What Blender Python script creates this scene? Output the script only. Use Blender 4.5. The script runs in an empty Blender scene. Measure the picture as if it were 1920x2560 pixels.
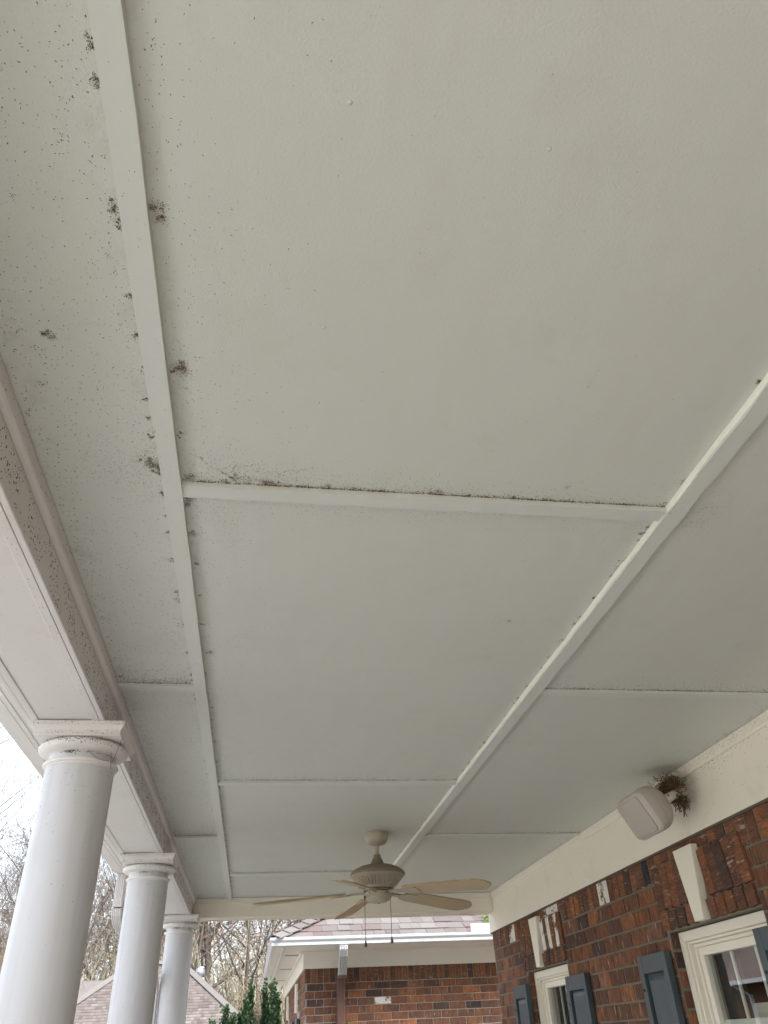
import bpy, bmesh, math, random
import numpy as np
from mathutils import Vector, Matrix, Euler
random.seed(7); rng = np.random.default_rng(7)
R = math.radians
C = bpy.context.scene.collection
SC = bpy.context.scene
# ------------------------------------------------------------------ camera
cd = bpy.data.cameras.new('camera'); cam = bpy.data.objects.new('camera', cd); C.objects.link(cam)
cd.sensor_fit = 'VERTICAL'; cd.sensor_height = 36.0; cd.sensor_width = 27.0
cd.lens = 36.0 * 1877.1 / 2560.0; cd.clip_start = 0.03; cd.clip_end = 2000
def cam_axes(p, y, r):
    f = Vector((math.sin(y)*math.cos(p), math.cos(y)*math.cos(p), math.sin(p)))
    rt = Vector((math.cos(y), -math.sin(y), 0)); up = rt.cross(f)
    return math.cos(r)*rt + math.sin(r)*up, -math.sin(r)*rt + math.cos(r)*up, f
rt, up, fw = cam_axes(R(35.2764), R(9.8817), R(-2.84547))
cam.matrix_world = Matrix(((rt.x, up.x, -fw.x, 0), (rt.y, up.y, -fw.y, 0), (rt.z, up.z, -fw.z, 0), (0, 0, 0, 1)))
SC.camera = cam
# ------------------------------------------------------------------ sky, sun, exposure
SUN_EL, SUN_AZ = 46.0, 135.0          # azimuth clockwise from +Y
w = bpy.data.worlds.new('World'); SC.world = w; w.use_nodes = True
nt = w.node_tree; bg = nt.nodes['Background']
sk = nt.nodes.new('ShaderNodeTexSky'); sk.sky_type = 'NISHITA'; sk.sun_disc = False
sk.sun_elevation = R(SUN_EL); sk.sun_rotation = R(SUN_AZ)
sk.air_density = 1.0; sk.dust_density = 4.0; sk.ozone_density = 1.0; sk.altitude = 0
hs = nt.nodes.new('ShaderNodeHueSaturation'); hs.inputs['Saturation'].default_value = .5      # thin high cloud
nt.links.new(sk.outputs[0], hs.inputs['Color']); nt.links.new(hs.outputs[0], bg.inputs[0]); bg.inputs[1].default_value = 0.15
sd = bpy.data.lights.new('sun', 'SUN'); sd.energy = 0.8; sd.angle = R(28); sd.color = (1.0, 0.97, 0.93)
sun = bpy.data.objects.new('sun', sd); C.objects.link(sun)
sv = Vector((math.sin(R(SUN_AZ))*math.cos(R(SUN_EL)), math.cos(R(SUN_AZ))*math.cos(R(SUN_EL)), math.sin(R(SUN_EL))))
sun.rotation_euler = sv.to_track_quat('Z', 'Y').to_euler(); sun.location = sv*30
SC.view_settings.view_transform = 'Standard'; SC.view_settings.look = 'None'
SC.view_settings.exposure = 2.28; SC.view_settings.gamma = 1.0; SC.view_settings.use_curve_mapping = False
SC.cycles.max_bounces = 10; SC.cycles.diffuse_bounces = 6; SC.cycles.use_denoising = True

# ------------------------------------------------------------------ helpers
class MB:
    def __init__(s): s.v = []; s.f = []; s.r = []; s.cur = 0.0
    def face(s, idx): s.f.append(idx); s.r.append(s.cur)
    def box(s, x0, x1, y0, y1, z0, z1, M=None):
        b = len(s.v)
        for x, y, z in ((x0,y0,z0),(x1,y0,z0),(x1,y1,z0),(x0,y1,z0),(x0,y0,z1),(x1,y0,z1),(x1,y1,z1),(x0,y1,z1)):
            p = Vector((x, y, z)); s.v.append(tuple(M @ p if M else p))
        for q in ((0,3,2,1),(4,5,6,7),(0,1,5,4),(1,2,6,5),(2,3,7,6),(3,0,4,7)): s.face([b+i for i in q])
        return s
    def poly(s, pts):
        b = len(s.v); s.v += [tuple(p) for p in pts]; s.face(list(range(b, b+len(pts)))); return s
    def prism(s, pts, vec):
        b = len(s.v); n = len(pts); vec = Vector(vec)
        s.v += [tuple(p) for p in pts]; s.v += [tuple(Vector(p)+vec) for p in pts]
        s.face(list(range(b+n-1, b-1, -1))); s.face(list(range(b+n, b+2*n)))
        for i in range(n): j = (i+1) % n; s.face([b+i, b+j, b+n+j, b+n+i])
        return s
    def lathe(s, prof, c, n=32, M=None, cap=True):
        b = len(s.v)
        for r, z in prof:
            for k in range(n):
                a = 2*math.pi*k/n; p = Vector((r*math.cos(a), r*math.sin(a), z))
                p = (M @ p) if M else p; s.v.append((p.x+c[0], p.y+c[1], p.z+c[2]))
        for i in range(len(prof)-1):
            for k in range(n):
                k2 = (k+1) % n; s.face([b+i*n+k, b+i*n+k2, b+(i+1)*n+k2, b+(i+1)*n+k])
        if cap:
            s.face([b+k for k in range(n)][::-1]); s.face([b+(len(prof)-1)*n+k for k in range(n)])
        return s
    def tube(s, pts, r, n=6):
        pts = [Vector(p) for p in pts]; b = len(s.v)
        for i, p in enumerate(pts):
            d = (pts[min(i+1, len(pts)-1)] - pts[max(i-1, 0)]).normalized()
            a = d.orthogonal().normalized(); c = d.cross(a); rr = r[i] if isinstance(r, (list, tuple)) else r
            for k in range(n):
                t = 2*math.pi*k/n; s.v.append(tuple(p + (a*math.cos(t)+c*math.sin(t))*rr))
        for i in range(len(pts)-1):
            for k in range(n):
                k2 = (k+1) % n; s.face([b+i*n+k, b+i*n+k2, b+(i+1)*n+k2, b+(i+1)*n+k])
        s.face([b+k for k in range(n)][::-1]); s.face([b+(len(pts)-1)*n+k for k in range(n)])
        return s
    def mesh(s, name, smooth=False):
        m = bpy.data.meshes.new(name); m.from_pydata(s.v, [], s.f)
        if any(s.r):
            a = m.attributes.new('rnd', 'FLOAT', 'FACE'); a.data.foreach_set('value', s.r)
        if smooth: m.polygons.foreach_set('use_smooth', [True]*len(m.polygons))
        m.update(); return m
def wloc(o):
    v = Vector((0, 0, 0))
    while o: v += o.location; o = o.parent
    return v
def tag(o, label=None, cat=None, group=None, kind=None):
    for k, v in (('label', label), ('category', cat), ('group', group), ('kind', kind)):
        if v: o[k] = v
    return o
def empty(name, loc, label=None, cat=None, group=None, kind=None):
    o = bpy.data.objects.new(name, None); C.objects.link(o); o.location = loc; o.empty_display_size = .1
    return tag(o, label, cat, group, kind)
def link(name, me, mat, parent=None, loc=None):
    o = bpy.data.objects.new(name, me); C.objects.link(o)
    if mat and len(me.materials) == 0: me.materials.append(mat)
    o.parent = parent
    if loc is None: o.location = -wloc(parent) if parent else Vector((0, 0, 0))
    else: o.location = Vector(loc) - (wloc(parent) if parent else Vector((0, 0, 0)))
    return o
def put(name, mb, mat, parent=None, smooth=False, bevel=0, auto=None, seg=2):
    o = link(name, mb.mesh(name, smooth), mat, parent)
    if bevel:
        m = o.modifiers.new('bevel', 'BEVEL'); m.width = bevel; m.segments = seg; m.limit_method = 'ANGLE'; m.angle_limit = R(35)
    if auto:
        o.data.polygons.foreach_set('use_smooth', [True]*len(o.data.polygons))
        bm = bmesh.new(); bm.from_mesh(o.data)
        for e in bm.edges:
            if len(e.link_faces) == 2 and e.calc_face_angle(0) > R(auto): e.smooth = False
        bm.to_mesh(o.data); bm.free()
    return o

# ------------------------------------------------------------------ materials
def mat(name, base=(.5, .5, .5), rough=.6, spec=.5):
    m = bpy.data.materials.new(name); m.use_nodes = True; b = m.node_tree.nodes['Principled BSDF']
    b.inputs['Base Color'].default_value = (*base, 1); b.inputs['Roughness'].default_value = rough
    b.inputs['Specular IOR Level'].default_value = spec
    return m
def N(m, t, **kw):
    n = m.node_tree.nodes.new(t)
    for k, v in kw.items():
        if k in n.inputs: n.inputs[k].default_value = v
        else: setattr(n, k, v)
    return n
def L(m, a, b): m.node_tree.links.new(a, b)
def BS(m): return m.node_tree.nodes['Principled BSDF']
def coords(m, scale=(1, 1, 1), world=True):
    mp = N(m, 'ShaderNodeMapping'); mp.inputs['Scale'].default_value = scale
    if world:
        g = N(m, 'ShaderNodeNewGeometry'); L(m, g.outputs['Position'], mp.inputs[0])
    else:
        g = N(m, 'ShaderNodeTexCoord'); L(m, g.outputs['Object'], mp.inputs[0])
    return mp.outputs[0]
def noise(m, co, scale, detail=3, rough=.5):
    n = N(m, 'ShaderNodeTexNoise', Scale=scale, Detail=detail, Roughness=rough); L(m, co, n.inputs['Vector']); return n.outputs['Fac']
def ramp(m, fac, stops, interp='LINEAR'):
    r = N(m, 'ShaderNodeValToRGB'); e = r.color_ramp.elements; r.color_ramp.interpolation = interp
    while len(e) < len(stops): e.new(.5)
    for i, (p, c) in enumerate(stops): e[i].position = p; e[i].color = (*c, 1) if len(c) == 3 else c
    L(m, fac, r.inputs[0]); return r.outputs[0]
def mix(m, fac, a, b, mode='MIX'):
    n = N(m, 'ShaderNodeMix', data_type='RGBA', blend_type=mode)
    for s, v in ((n.inputs[0], fac), (n.inputs[6], a), (n.inputs[7], b)):
        if hasattr(v, 'links'): L(m, v, s)
        else: s.default_value = v if isinstance(v, (int, float)) else (*v, 1)
    return n.outputs[2]
def bump(m, h, strength=.3, dist=.002, prev=None):
    b = N(m, 'ShaderNodeBump'); b.inputs['Strength'].default_value = strength; b.inputs['Distance'].default_value = dist
    L(m, h, b.inputs['Height'])
    if prev: L(m, prev, b.inputs['Normal'])
    L(m, b.outputs[0], BS(m).inputs['Normal']); return b.outputs[0]
def rndval(m):
    oi = N(m, 'ShaderNodeObjectInfo'); at = N(m, 'ShaderNodeAttribute', attribute_name='rnd')
    a = N(m, 'ShaderNodeMath', operation='ADD'); L(m, oi.outputs['Random'], a.inputs[0]); L(m, at.outputs['Fac'], a.inputs[1])
    f = N(m, 'ShaderNodeMath', operation='FRACT'); L(m, a.outputs[0], f.inputs[0]); return f.outputs[0]

def paint(name, base, dark, rough=.55, big=1.3, fine=70, bs=.25, bd=.0015, stain=None, drag=(1, 1, 1)):
    m = mat(name, base, rough)
    co = coords(m); n1 = noise(m, co, big, 4, .6)
    col = mix(m, n1, dark, base)
    if stain:
        n2 = noise(m, co, 4.5, 6, .7); f = ramp(m, n2, [(.55, (0, 0, 0)), (.8, (.45, .45, .45))]); col = mix(m, f, col, stain)
    L(m, col, BS(m).inputs['Base Color'])
    h1 = noise(m, coords(m, drag), fine, 4, .6); b1 = bump(m, h1, bs, bd)
    h2 = noise(m, co, 6, 2, .5); bump(m, h2, .35, .006, b1)
    return m
M_ceil = paint('ceiling_paint', (.645, .66, .61), (.575, .59, .545), .5, .9, 230, .6, .0011, (.52, .48, .41))
def batten_grime(m):
    bs = BS(m); src = bs.inputs['Base Color'].links[0].from_socket
    g_ = N(m, 'ShaderNodeNewGeometry'); sx = N(m, 'ShaderNodeSeparateXYZ'); L(m, g_.outputs['Position'], sx.inputs[0])
    def near(sock, c_, wd):
        a = N(m, 'ShaderNodeMath', operation='SUBTRACT'); L(m, sock, a.inputs[0]); a.inputs[1].default_value = c_
        b = N(m, 'ShaderNodeMath', operation='ABSOLUTE'); L(m, a.outputs[0], b.inputs[0])
        r_ = N(m, 'ShaderNodeMapRange', interpolation_type='SMOOTHSTEP'); L(m, b.outputs[0], r_.inputs['Value'])
        r_.inputs['From Min'].default_value = .02; r_.inputs['From Max'].default_value = wd; r_.inputs['To Min'].default_value = 1; r_.inputs['To Max'].default_value = 0
        return r_.outputs[0]
    outs = [near(sx.outputs['X'], -.248, .075), near(sx.outputs['X'], -.53, .08), near(sx.outputs['X'], 2.12, .06)]
    acc = outs[0]
    for o_ in outs[1:]:
        mm_ = N(m, 'ShaderNodeMath', operation='MAXIMUM'); L(m, acc, mm_.inputs[0]); L(m, o_, mm_.inputs[1]); acc = mm_.outputs[0]
    n_ = ramp(m, noise(m, coords(m), 11, 6, .75), [(.50, (0, 0, 0)), (.80, (.6, .6, .6))])
    pr = N(m, 'ShaderNodeMath', operation='MULTIPLY'); L(m, acc, pr.inputs[0]); L(m, n_, pr.inputs[1])
    # faint brush wipes over the whole sheet
    w_ = ramp(m, noise(m, coords(m, (7, 1.2, 1)), 2.2, 5, .65), [(.35, (0, 0, 0)), (.7, (.55, .55, .55))])
    c1 = mix(m, w_, src, (.60, .595, .54))
    L(m, mix(m, pr.outputs[0], c1, (.36, .33, .29)), bs.inputs['Base Color'])
def nest_darken(m, c_, rad, k_):  # noisy darkening of the paint, strongest close to the nest
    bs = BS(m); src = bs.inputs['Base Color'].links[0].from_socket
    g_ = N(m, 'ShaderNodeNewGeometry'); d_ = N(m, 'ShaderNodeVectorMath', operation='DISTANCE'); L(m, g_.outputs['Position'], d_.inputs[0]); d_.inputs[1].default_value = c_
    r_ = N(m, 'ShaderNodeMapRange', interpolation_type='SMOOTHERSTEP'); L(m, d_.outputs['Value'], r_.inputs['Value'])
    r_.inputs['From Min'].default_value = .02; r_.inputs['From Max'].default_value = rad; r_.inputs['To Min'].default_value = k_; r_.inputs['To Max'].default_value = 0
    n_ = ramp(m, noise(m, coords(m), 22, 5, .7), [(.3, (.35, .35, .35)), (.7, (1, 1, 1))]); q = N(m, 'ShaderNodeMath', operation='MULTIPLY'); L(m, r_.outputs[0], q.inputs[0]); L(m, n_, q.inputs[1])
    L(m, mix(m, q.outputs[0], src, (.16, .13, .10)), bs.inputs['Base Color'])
batten_grime(M_ceil); nest_darken(M_ceil, (2.06, 3.70, 1.10), .17, .6)
M_batten = paint('batten_paint', (.655, .67, .625), (.61, .625, .585), .5, 1.5, 80, .3, .001)
M_trim = paint('cream_trim_paint', (.84, .785, .675), (.78, .725, .615), .5, 1.2, 40, .25, .001, (.62, .55, .44), (1, .25, 1))
nest_darken(M_trim, (2.13, 3.64, 1.0), .15, .65)
M_caulk = paint('white_caulk', (.86, .85, .76), (.78, .77, .68), .35, 5, 60, .3, .001)
M_beam = paint('beam_paint', (.755, .725, .71), (.69, .66, .645), .5, 1.6, 40, .25, .0012, (.6, .52, .44), (1, .25, 1))
M_col = paint('column_paint', (.625, .62, .63), (.575, .57, .58), .45, 2.5, 60, .15, .0008, (.50, .47, .43))
_src = BS(M_col).inputs['Base Color'].links[0].from_socket
_st = ramp(M_col, noise(M_col, coords(M_col, (14, 14, .9)), 1.6, 5, .65), [(.48, (0, 0, 0)), (.75, (.55, .55, .55))])
L(M_col, mix(M_col, _st, _src, (.47, .45, .43)), BS(M_col).inputs['Base Color'])
M_alum = paint('white_aluminium', (.50, .52, .55), (.44, .46, .48), .35, 3, 30, .05, .0005, (.62, .62, .6))
M_soffit = paint('soffit_paint', (.78, .74, .69), (.72, .68, .62), .55, 2, 40, .1, .001, (.5, .45, .38))
M_speaker = paint('speaker_plastic', (.50, .455, .41), (.45, .41, .37), .45, 8, 200, .08, .0004)
M_grille = paint('speaker_grille', (.46, .415, .37), (.42, .38, .34), .55, 8, 700, .4, .0006)
M_fan = paint('almond_enamel', (.44, .39, .305), (.37, .32, .245), .4, 9, 100, .05, .0005, (.38, .31, .22))
M_fandirt = paint('dusty_enamel', (.27, .22, .155), (.21, .17, .12), .6, 9, 150, .2, .0008)
M_brown = paint('brown_downspout', (.13, .065, .05), (.10, .05, .04), .45, 3, 40, .1, .001)
M_black = mat('black_metal', (.03, .03, .03), .5)
M_chain = mat('tarnished_chain', (.13, .09, .05), .45); BS(M_chain).inputs['Metallic'].default_value = .6
M_speck = mat('insect_speck', (.085, .064, .054), .9, .2)
M_frass = mat('brown_debris', (.17, .105, .07), .95, .2)
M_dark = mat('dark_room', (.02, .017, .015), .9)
M_drape = mat('brown_drape', (.045, .035, .028), .9)
_d = noise(M_drape, coords(M_drape, (1, 60, 1)), 1.5, 2); L(M_drape, mix(M_drape, _d, (.02, .016, .012), (.10, .075, .06)), BS(M_drape).inputs['Base Color'])
M_shade = mat('pale_window_shade', (.72, .66, .55), .8)
# shutters: blue grey with raised grain
M_shut = mat('slate_blue_paint', (.045, .062, .075), .4)
co = coords(M_shut, (1, 3, .35), True)
wv = N(M_shut, 'ShaderNodeTexWave', Scale=14.0, Distortion=9.0, Detail=2.0); wv.inputs['Detail Scale'].default_value = .7; L(M_shut, co, wv.inputs[0])
L(M_shut, mix(M_shut, noise(M_shut, coords(M_shut), 12), (.036, .052, .062), (.062, .085, .098)), BS(M_shut).inputs['Base Color'])
bump(M_shut, wv.outputs['Fac'], .25, .001)
# brick
def brickmat(name, stops, white=False):
    m = mat(name, (.2, .1, .06), .9, .25)
    r = rndval(m); base = ramp(m, r, stops)
    oi = N(m, 'ShaderNodeObjectInfo')
    co = coords(m, (1, 1, 1), False)
    add = N(m, 'ShaderNodeVectorMath', operation='ADD'); sc = N(m, 'ShaderNodeVectorMath', operation='SCALE'); sc.inputs['Scale'].default_value = 37.0
    cmb = N(m, 'ShaderNodeCombineXYZ'); L(m, r, cmb.inputs[0]); L(m, r, cmb.inputs[2]); L(m, cmb.outputs[0], sc.inputs[0])
    L(m, co, add.inputs[0]); L(m, sc.outputs[0], add.inputs[1])
    mp = N(m, 'ShaderNodeMapping'); mp.inputs['Scale'].default_value = (60, 60, 9); L(m, add.outputs[0], mp.inputs[0])
    n1 = noise(m, mp.outputs[0], 1.6, 5, .7)
    n2 = noise(m, add.outputs[0], 14, 4, .6)
    c = mix(m, ramp(m, n1, [(.3, (0, 0, 0)), (.7, (1, 1, 1))]), (.45, .42, .42), (1.35, 1.3, 1.25))
    col = mix(m, 1.0, base, c, 'MULTIPLY')
    col = mix(m, ramp(m, n2, [(.5, (0, 0, 0)), (.72, (.75, .75, .75))]), col, (.055, .042, .04))
    n4 = noise(m, mp.outputs[0], .9, 3, .6)
    if white:
        n3 = noise(m, add.outputs[0], 9, 5, .65)
        col = mix(m, ramp(m, n3, [(.44, (0, 0, 0)), (.50, (1, 1, 1))]), col, (.72, .69, .63))
    else:
        col = mix(m, ramp(m, n4, [(.635, (0, 0, 0)), (.70, (.55, .55, .55))]), col, (.55, .46, .37))
    L(m, col, BS(m).inputs['Base Color'])
    b1 = bump(m, n1, .8, .004); bump(m, n2, .5, .004, b1)
    return m
ST = [(0, (.235, .100, .052)), (.2, (.175, .082, .050)), (.36, (.125, .068, .050)), (.5, (.30, .130, .062)), (.64, (.195, .098, .066)), (.78, (.085, .054, .046)), (.9, (.25, .115, .062)), (1, (.045, .040, .040))]
M_brick = brickmat('red_brown_brick', ST); M_brickw = brickmat('white_flecked_brick', ST, True)
M_mortar = mat('grey_mortar', (.30, .27, .225), .95, .2)
_c = coords(M_mortar); L(M_mortar, mix(M_mortar, noise(M_mortar, _c, 8, 4), (.24, .215, .18), (.40, .365, .31)), BS(M_mortar).inputs['Base Color']); bump(M_mortar, noise(M_mortar, _c, 90, 4, .7), .6, .003)
M_mortar2 = mat('olive_grey_mortar', (.2, .18, .15), .95, .2)
_c = coords(M_mortar2); L(M_mortar2, mix(M_mortar2, noise(M_mortar2, _c, 9, 4), (.12, .105, .08), (.25, .225, .175)), BS(M_mortar2).inputs['Base Color']); bump(M_mortar2, noise(M_mortar2, _c, 90, 4, .7), .8, .004)
# shingles
M_shing = mat('asphalt_shingle', (.3, .26, .25), .95, .2)
_r = rndval(M_shing); _b = ramp(M_shing, _r, [(0, (.105, .097, .093)), (.3, (.135, .122, .118)), (.5, (.092, .084, .084)), (.7, (.125, .094, .090)), (.85, (.15, .146, .142)), (1, (.12, .11, .10))])
_n = noise(M_shing, coords(M_shing), 160, 3, .7); L(M_shing, mix(M_shing, 1.0, _b, mix(M_shing, _n, (.6, .6, .6), (1.35, 1.35, 1.35)), 'MULTIPLY'), BS(M_shing).inputs['Base Color']); bump(M_shing, _n, .5, .003)
# glass
M_glass = bpy.data.materials.new('window_glass'); M_glass.use_nodes = True
t = M_glass.node_tree; t.nodes.remove(t.nodes['Principled BSDF'])
g_ = t.nodes.new('ShaderNodeBsdfGlossy'); g_.inputs['Roughness'].default_value = .003; g_.inputs['Color'].default_value = (.95, .97, 1, 1)
tr = t.nodes.new('ShaderNodeBsdfTransparent'); tr.inputs[0].default_value = (.86, .9, .9, 1)
fr = t.nodes.new('ShaderNodeFresnel'); fr.inputs['IOR'].default_value = 2.0
mx = t.nodes.new('ShaderNodeMixShader'); gm_ = t.nodes.new('ShaderNodeNewGeometry'); iv = t.nodes.new('ShaderNodeMath'); iv.operation = 'SUBTRACT'; iv.inputs[0].default_value = 1; t.links.new(gm_.outputs['Backfacing'], iv.inputs[1])
ml = t.nodes.new('ShaderNodeMath'); ml.operation = 'MULTIPLY'; t.links.new(fr.outputs[0], ml.inputs[0]); t.links.new(iv.outputs[0], ml.inputs[1]); t.links.new(ml.outputs[0], mx.inputs[0]); t.links.new(tr.outputs[0], mx.inputs[1]); t.links.new(g_.outputs[0], mx.inputs[2])
t.links.new(mx.outputs[0], t.nodes['Material Output'].inputs[0])
# fan blade wood
M_blade = mat('bleached_wood_blade', (.42, .33, .2), .45)
co = coords(M_blade, (1, 9, 9), False); wv = N(M_blade, 'ShaderNodeTexWave', Scale=2.2, Distortion=5.0, Detail=3.0); wv.inputs['Detail Scale'].default_value = 1.2; wv.bands_direction = 'Y'; L(M_blade, co, wv.inputs[0])
L(M_blade, mix(M_blade, wv.outputs['Fac'], (.50, .40, .25), (.38, .29, .165)), BS(M_blade).inputs['Base Color'])
# bark, foliage, ground
def nmat(name, a, b, sc=6, rough=.9, bs=.0):
    m = mat(name, a, rough, .2); n = noise(m, coords(m), sc, 4, .6); L(m, mix(m, n, a, b), BS(m).inputs['Base Color'])
    if bs: bump(m, n, .6, bs)
    return m
M_bark = nmat('grey_brown_bark', (.045, .038, .034), (.12, .10, .09), 5)
M_twig = nmat('pale_twig', (.085, .07, .06), (.16, .135, .115), 2)
M_tan = nmat('tan_brush', (.15, .13, .085), (.25, .215, .155), 1.5)
M_rust = nmat('rust_leaf', (.13, .072, .052), (.22, .14, .105), 3)
M_ever = nmat('evergreen_leaf', (.03, .062, .03), (.08, .14, .06), 25, .45)
M_grass = nmat('winter_lawn', (.20, .195, .155), (.29, .28, .235), 2.5)
_g = M_grass
M_conc = nmat('porch_concrete', (.52, .48, .41), (.62, .575, .50), 3, .85, .002)
M_drive = nmat('driveway_concrete', (.44, .43, .41), (.52, .51, .49), 1.5, .9)
M_moss = nmat('green_moss', (.10, .20, .02), (.30, .42, .06), 40)
M_nest = nmat('nest_straw', (.08, .045, .025), (.24, .16, .09), 60)
M_pale = mat('pale_straw', (.55, .45, .30), .9)

# ------------------------------------------------------------------ ground and setting
g = MB(); xs = [-150, -60, -30, -16, -6.5, 0, 12, 40, 150]; ys = [-80, -20, 5, 16, 27, 45, 80, 200]
def gz(x, y): return -1.95 + (.5*min(1, max(0, (-x-6)/8))*min(1, max(0, (y-10)/15)))
for i in range(len(xs)-1):
    for j in range(len(ys)-1):
        g.poly([(x, y, gz(x, y)) for x, y in ((xs[i], ys[j]), (xs[i+1], ys[j]), (xs[i+1], ys[j+1]), (xs[i], ys[j+1]))])
tag(put('ground', g, M_grass), kind='structure')
tag(put('porch_floor', MB().box(-.98, 2.16, -3.2, 8.0, -1.94, -1.62), M_conc, bevel=.01), kind='structure')
g = MB().box(-7.5, -4.2, -12, 20, -1.96, -1.93).box(-4.2, -.98, 1.0, 2.4, -1.96, -1.925)  # unseen concrete drive and walk, added to bounce light into the porch
tag(put('bounce_driveway', g, M_drive), kind='structure')

H = 1.10
# ------------------------------------------------------------------ porch ceiling: panels and battens
ceil = empty('ceiling', (0.8, 2, H), kind='structure')
YE = 7.46
colsx = [(-.60, -.248), (-.244, 1.012), (1.016, 2.14)]
splits = [[.25, 2.689, 5.085], [-.98, 1.471, 3.905, 6.322], [.23, 2.675, 5.113]]
for (x0, x1), sp in zip(colsx, splits):
    yy = [-3.0] + sp + [YE+.01]
    for a, b in zip(yy[:-1], yy[1:]):
        put('ceiling_panel', MB().box(x0, x1-.002, a+.001, b-.001, H, H+.012), M_ceil, ceil)
def batten(x0, x1, y0, y1, t=.017, n=40, wob=.0012):
    mb = MB(); long_y = (y1-y0) > (x1-x0); b = 0
    for i in range(n+1):
        f = i/n; e1, e2, e3 = (random.uniform(-wob, wob) for _ in range(3))
        if long_y:
            y = y0+(y1-y0)*f; P = [(x0+e1, y, H), (x0+e1, y, H-t+e3), (x1+e2, y, H-t+e3), (x1+e2, y, H)]
        else:
            x = x0+(x1-x0)*f; P = [(x, y0+e1, H), (x, y0+e1, H-t+e3), (x, y1+e2, H-t+e3), (x, y1+e2, H)]
        mb.v += P
        if i:
            o = 4*(i-1)
            for k in range(3): mb.face([o+k, o+k+1, o+k+5, o+k+4] if not long_y else [o+k, o+k+4, o+k+5, o+k+1])
    mb.face([0, 1, 2, 3]); o = 4*n; mb.face([o+3, o+2, o+1, o])
    return put('batten', mb, M_batten, ceil)
batten(-.269, -.226, -3, YE-.016, .019, 70, .001)
batten(.9925, 1.039, -3, YE-.016, .020, 110, .0022)
cb = MB(); nb_ = 150
for i in range(nb_+1):
    y = -3 + (YE-.02+3)*i/nb_; e1, e2 = random.uniform(-.0012, .0012), random.uniform(-.0012, .0012)
    gp_ = .4 if math.sin(y*9)+math.sin(y*23+1) > 1.25 else 1; cb.v += [(.9918-(.0046+e1)*gp_, y, H-.0004), (.9919-.003*gp_, y, H-.0085+e2), (.9923, y, H-.0155+e2*gp_)]
    if i: o = 3*(i-1); cb.face([o, o+3, o+4, o+1]); cb.face([o+1, o+4, o+5, o+2])
put('caulk_bead', cb, M_caulk, ceil)
for y in (-.98, 1.471, 3.905, 6.322): batten(-.2255, .9875, y-.0225, y+.0225, .014, 30, .0010)
for y in (.25, 2.689, 5.085): batten(-.5365, -.2695, y-.021, y+.021, .012, 8, .0010)
for y in (.23, 2.675, 5.113): batten(1.0395, 2.112, y-.022, y+.022, .011, 24, .0010)

nh = MB()
for x in (-.40, .07, .38, .69, 1.30, 1.70):
    for k in range(38):
        y = .35+k*.2+random.uniform(-.02, .02)
        if random.random() < .75 and abs(y-1.47) > .03: nh.lathe([(.0042, H-.0001), (.0036, H-.0007), (.001, H-.0009)], (x+random.uniform(-.006, .006), y, 0), 8)
tag(put('nail_head', nh, M_ceil, ceil, smooth=True), kind='stuff')
# ------------------------------------------------------------------ beams, trim, soffit, gutter, roof
beam = empty('porch_beam', (-.676, 2.2, .95), 'long cream boxed beam carried by the white columns', 'beam')
put('inner_face', MB().box(-.572, -.555, -3, YE, .951, 1.098), M_beam, beam, bevel=.003)
put('outer_face', MB().box(-.815, -.797, -3, 7.9, .951, 1.11), M_beam, beam, bevel=.003)
mb = MB().box(-.7965, -.5725, -3, 7.6, .9535, .964)
put('underside_board', mb, M_beam, beam)
for x0, x1 in ((-.7965, -.772), (-.598, -.5725)):
    put('edge_strip', MB().box(x0, x1, -3, 7.6, .9500, .9534), M_beam, beam, bevel=.002)
put('ceiling_moulding', MB().prism([(-.5545, -3, 1.0985), (-.5545, -3, 1.055), (-.541, -3, 1.055), (-.536, -3, 1.062), (-.536, -3, 1.0985)], (0, YE+2.98, 0)), M_beam, beam, bevel=.002)
eb = empty('end_beam', (.8, YE, .95), 'cream cross beam closing the far end of the porch above the roof view', 'beam')
put('front_face', MB().box(-.554, 2.128, YE, YE+.018, .951, 1.0985), M_trim, eb, bevel=.003)
put('underside_board', MB().box(-.554, 2.128, YE+.0185, YE+.135, .948, .960), M_trim, eb, bevel=.002)
put('back_face', MB().box(-.83, 2.128, YE+.136, YE+.156, .94, 1.11), M_trim, eb)
put('ceiling_moulding', MB().box(-.535, 2.11, YE-.015, YE-.0005, 1.058, 1.0985), M_trim, eb, bevel=.003)
so = empty('porch_eave', (-.93, 2.2, 1.08), 'pale eave board outside the porch beam along the left edge', 'eave')
put('soffit_board', MB().box(-.945, -.816, -3, 8.15, 1.086, 1.10), M_beam, so)
put('fascia_board', MB().box(-.965, -.9455, -3, 8.15, 1.082, 1.22), M_beam, so)
gp = [(-.9655, 0, 1.20), (-.9655, 0, 1.080), (-1.026, 0, 1.080), (-1.036, 0, 1.12), (-1.065, 0, 1.155), (-1.068, 0, 1.195), (-1.062, 0, 1.195), (-1.058, 0, 1.16), (-1.03, 0, 1.125), (-1.02, 0, 1.086), (-.972, 0, 1.086), (-.972, 0, 1.20)]
gt = tag(put('porch_gutter', MB().prism([(x, -3, z) for x, _, z in gp], (0, 11.15, 0)), M_beam), 'cream gutter along the outer edge of the porch eave', 'gutter')
rf = MB().prism([(-1.0, -3.2, 1.225), (2.5, -3.2, 2.95), (6.0, -3.2, 1.225)], (0, 11.0, 0))  # roof out of view, added to block light above the ceiling
tag(put('light_block_roof', rf, M_shing), 'unseen shingled gable roof added over the porch to block light', 'roof')
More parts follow.
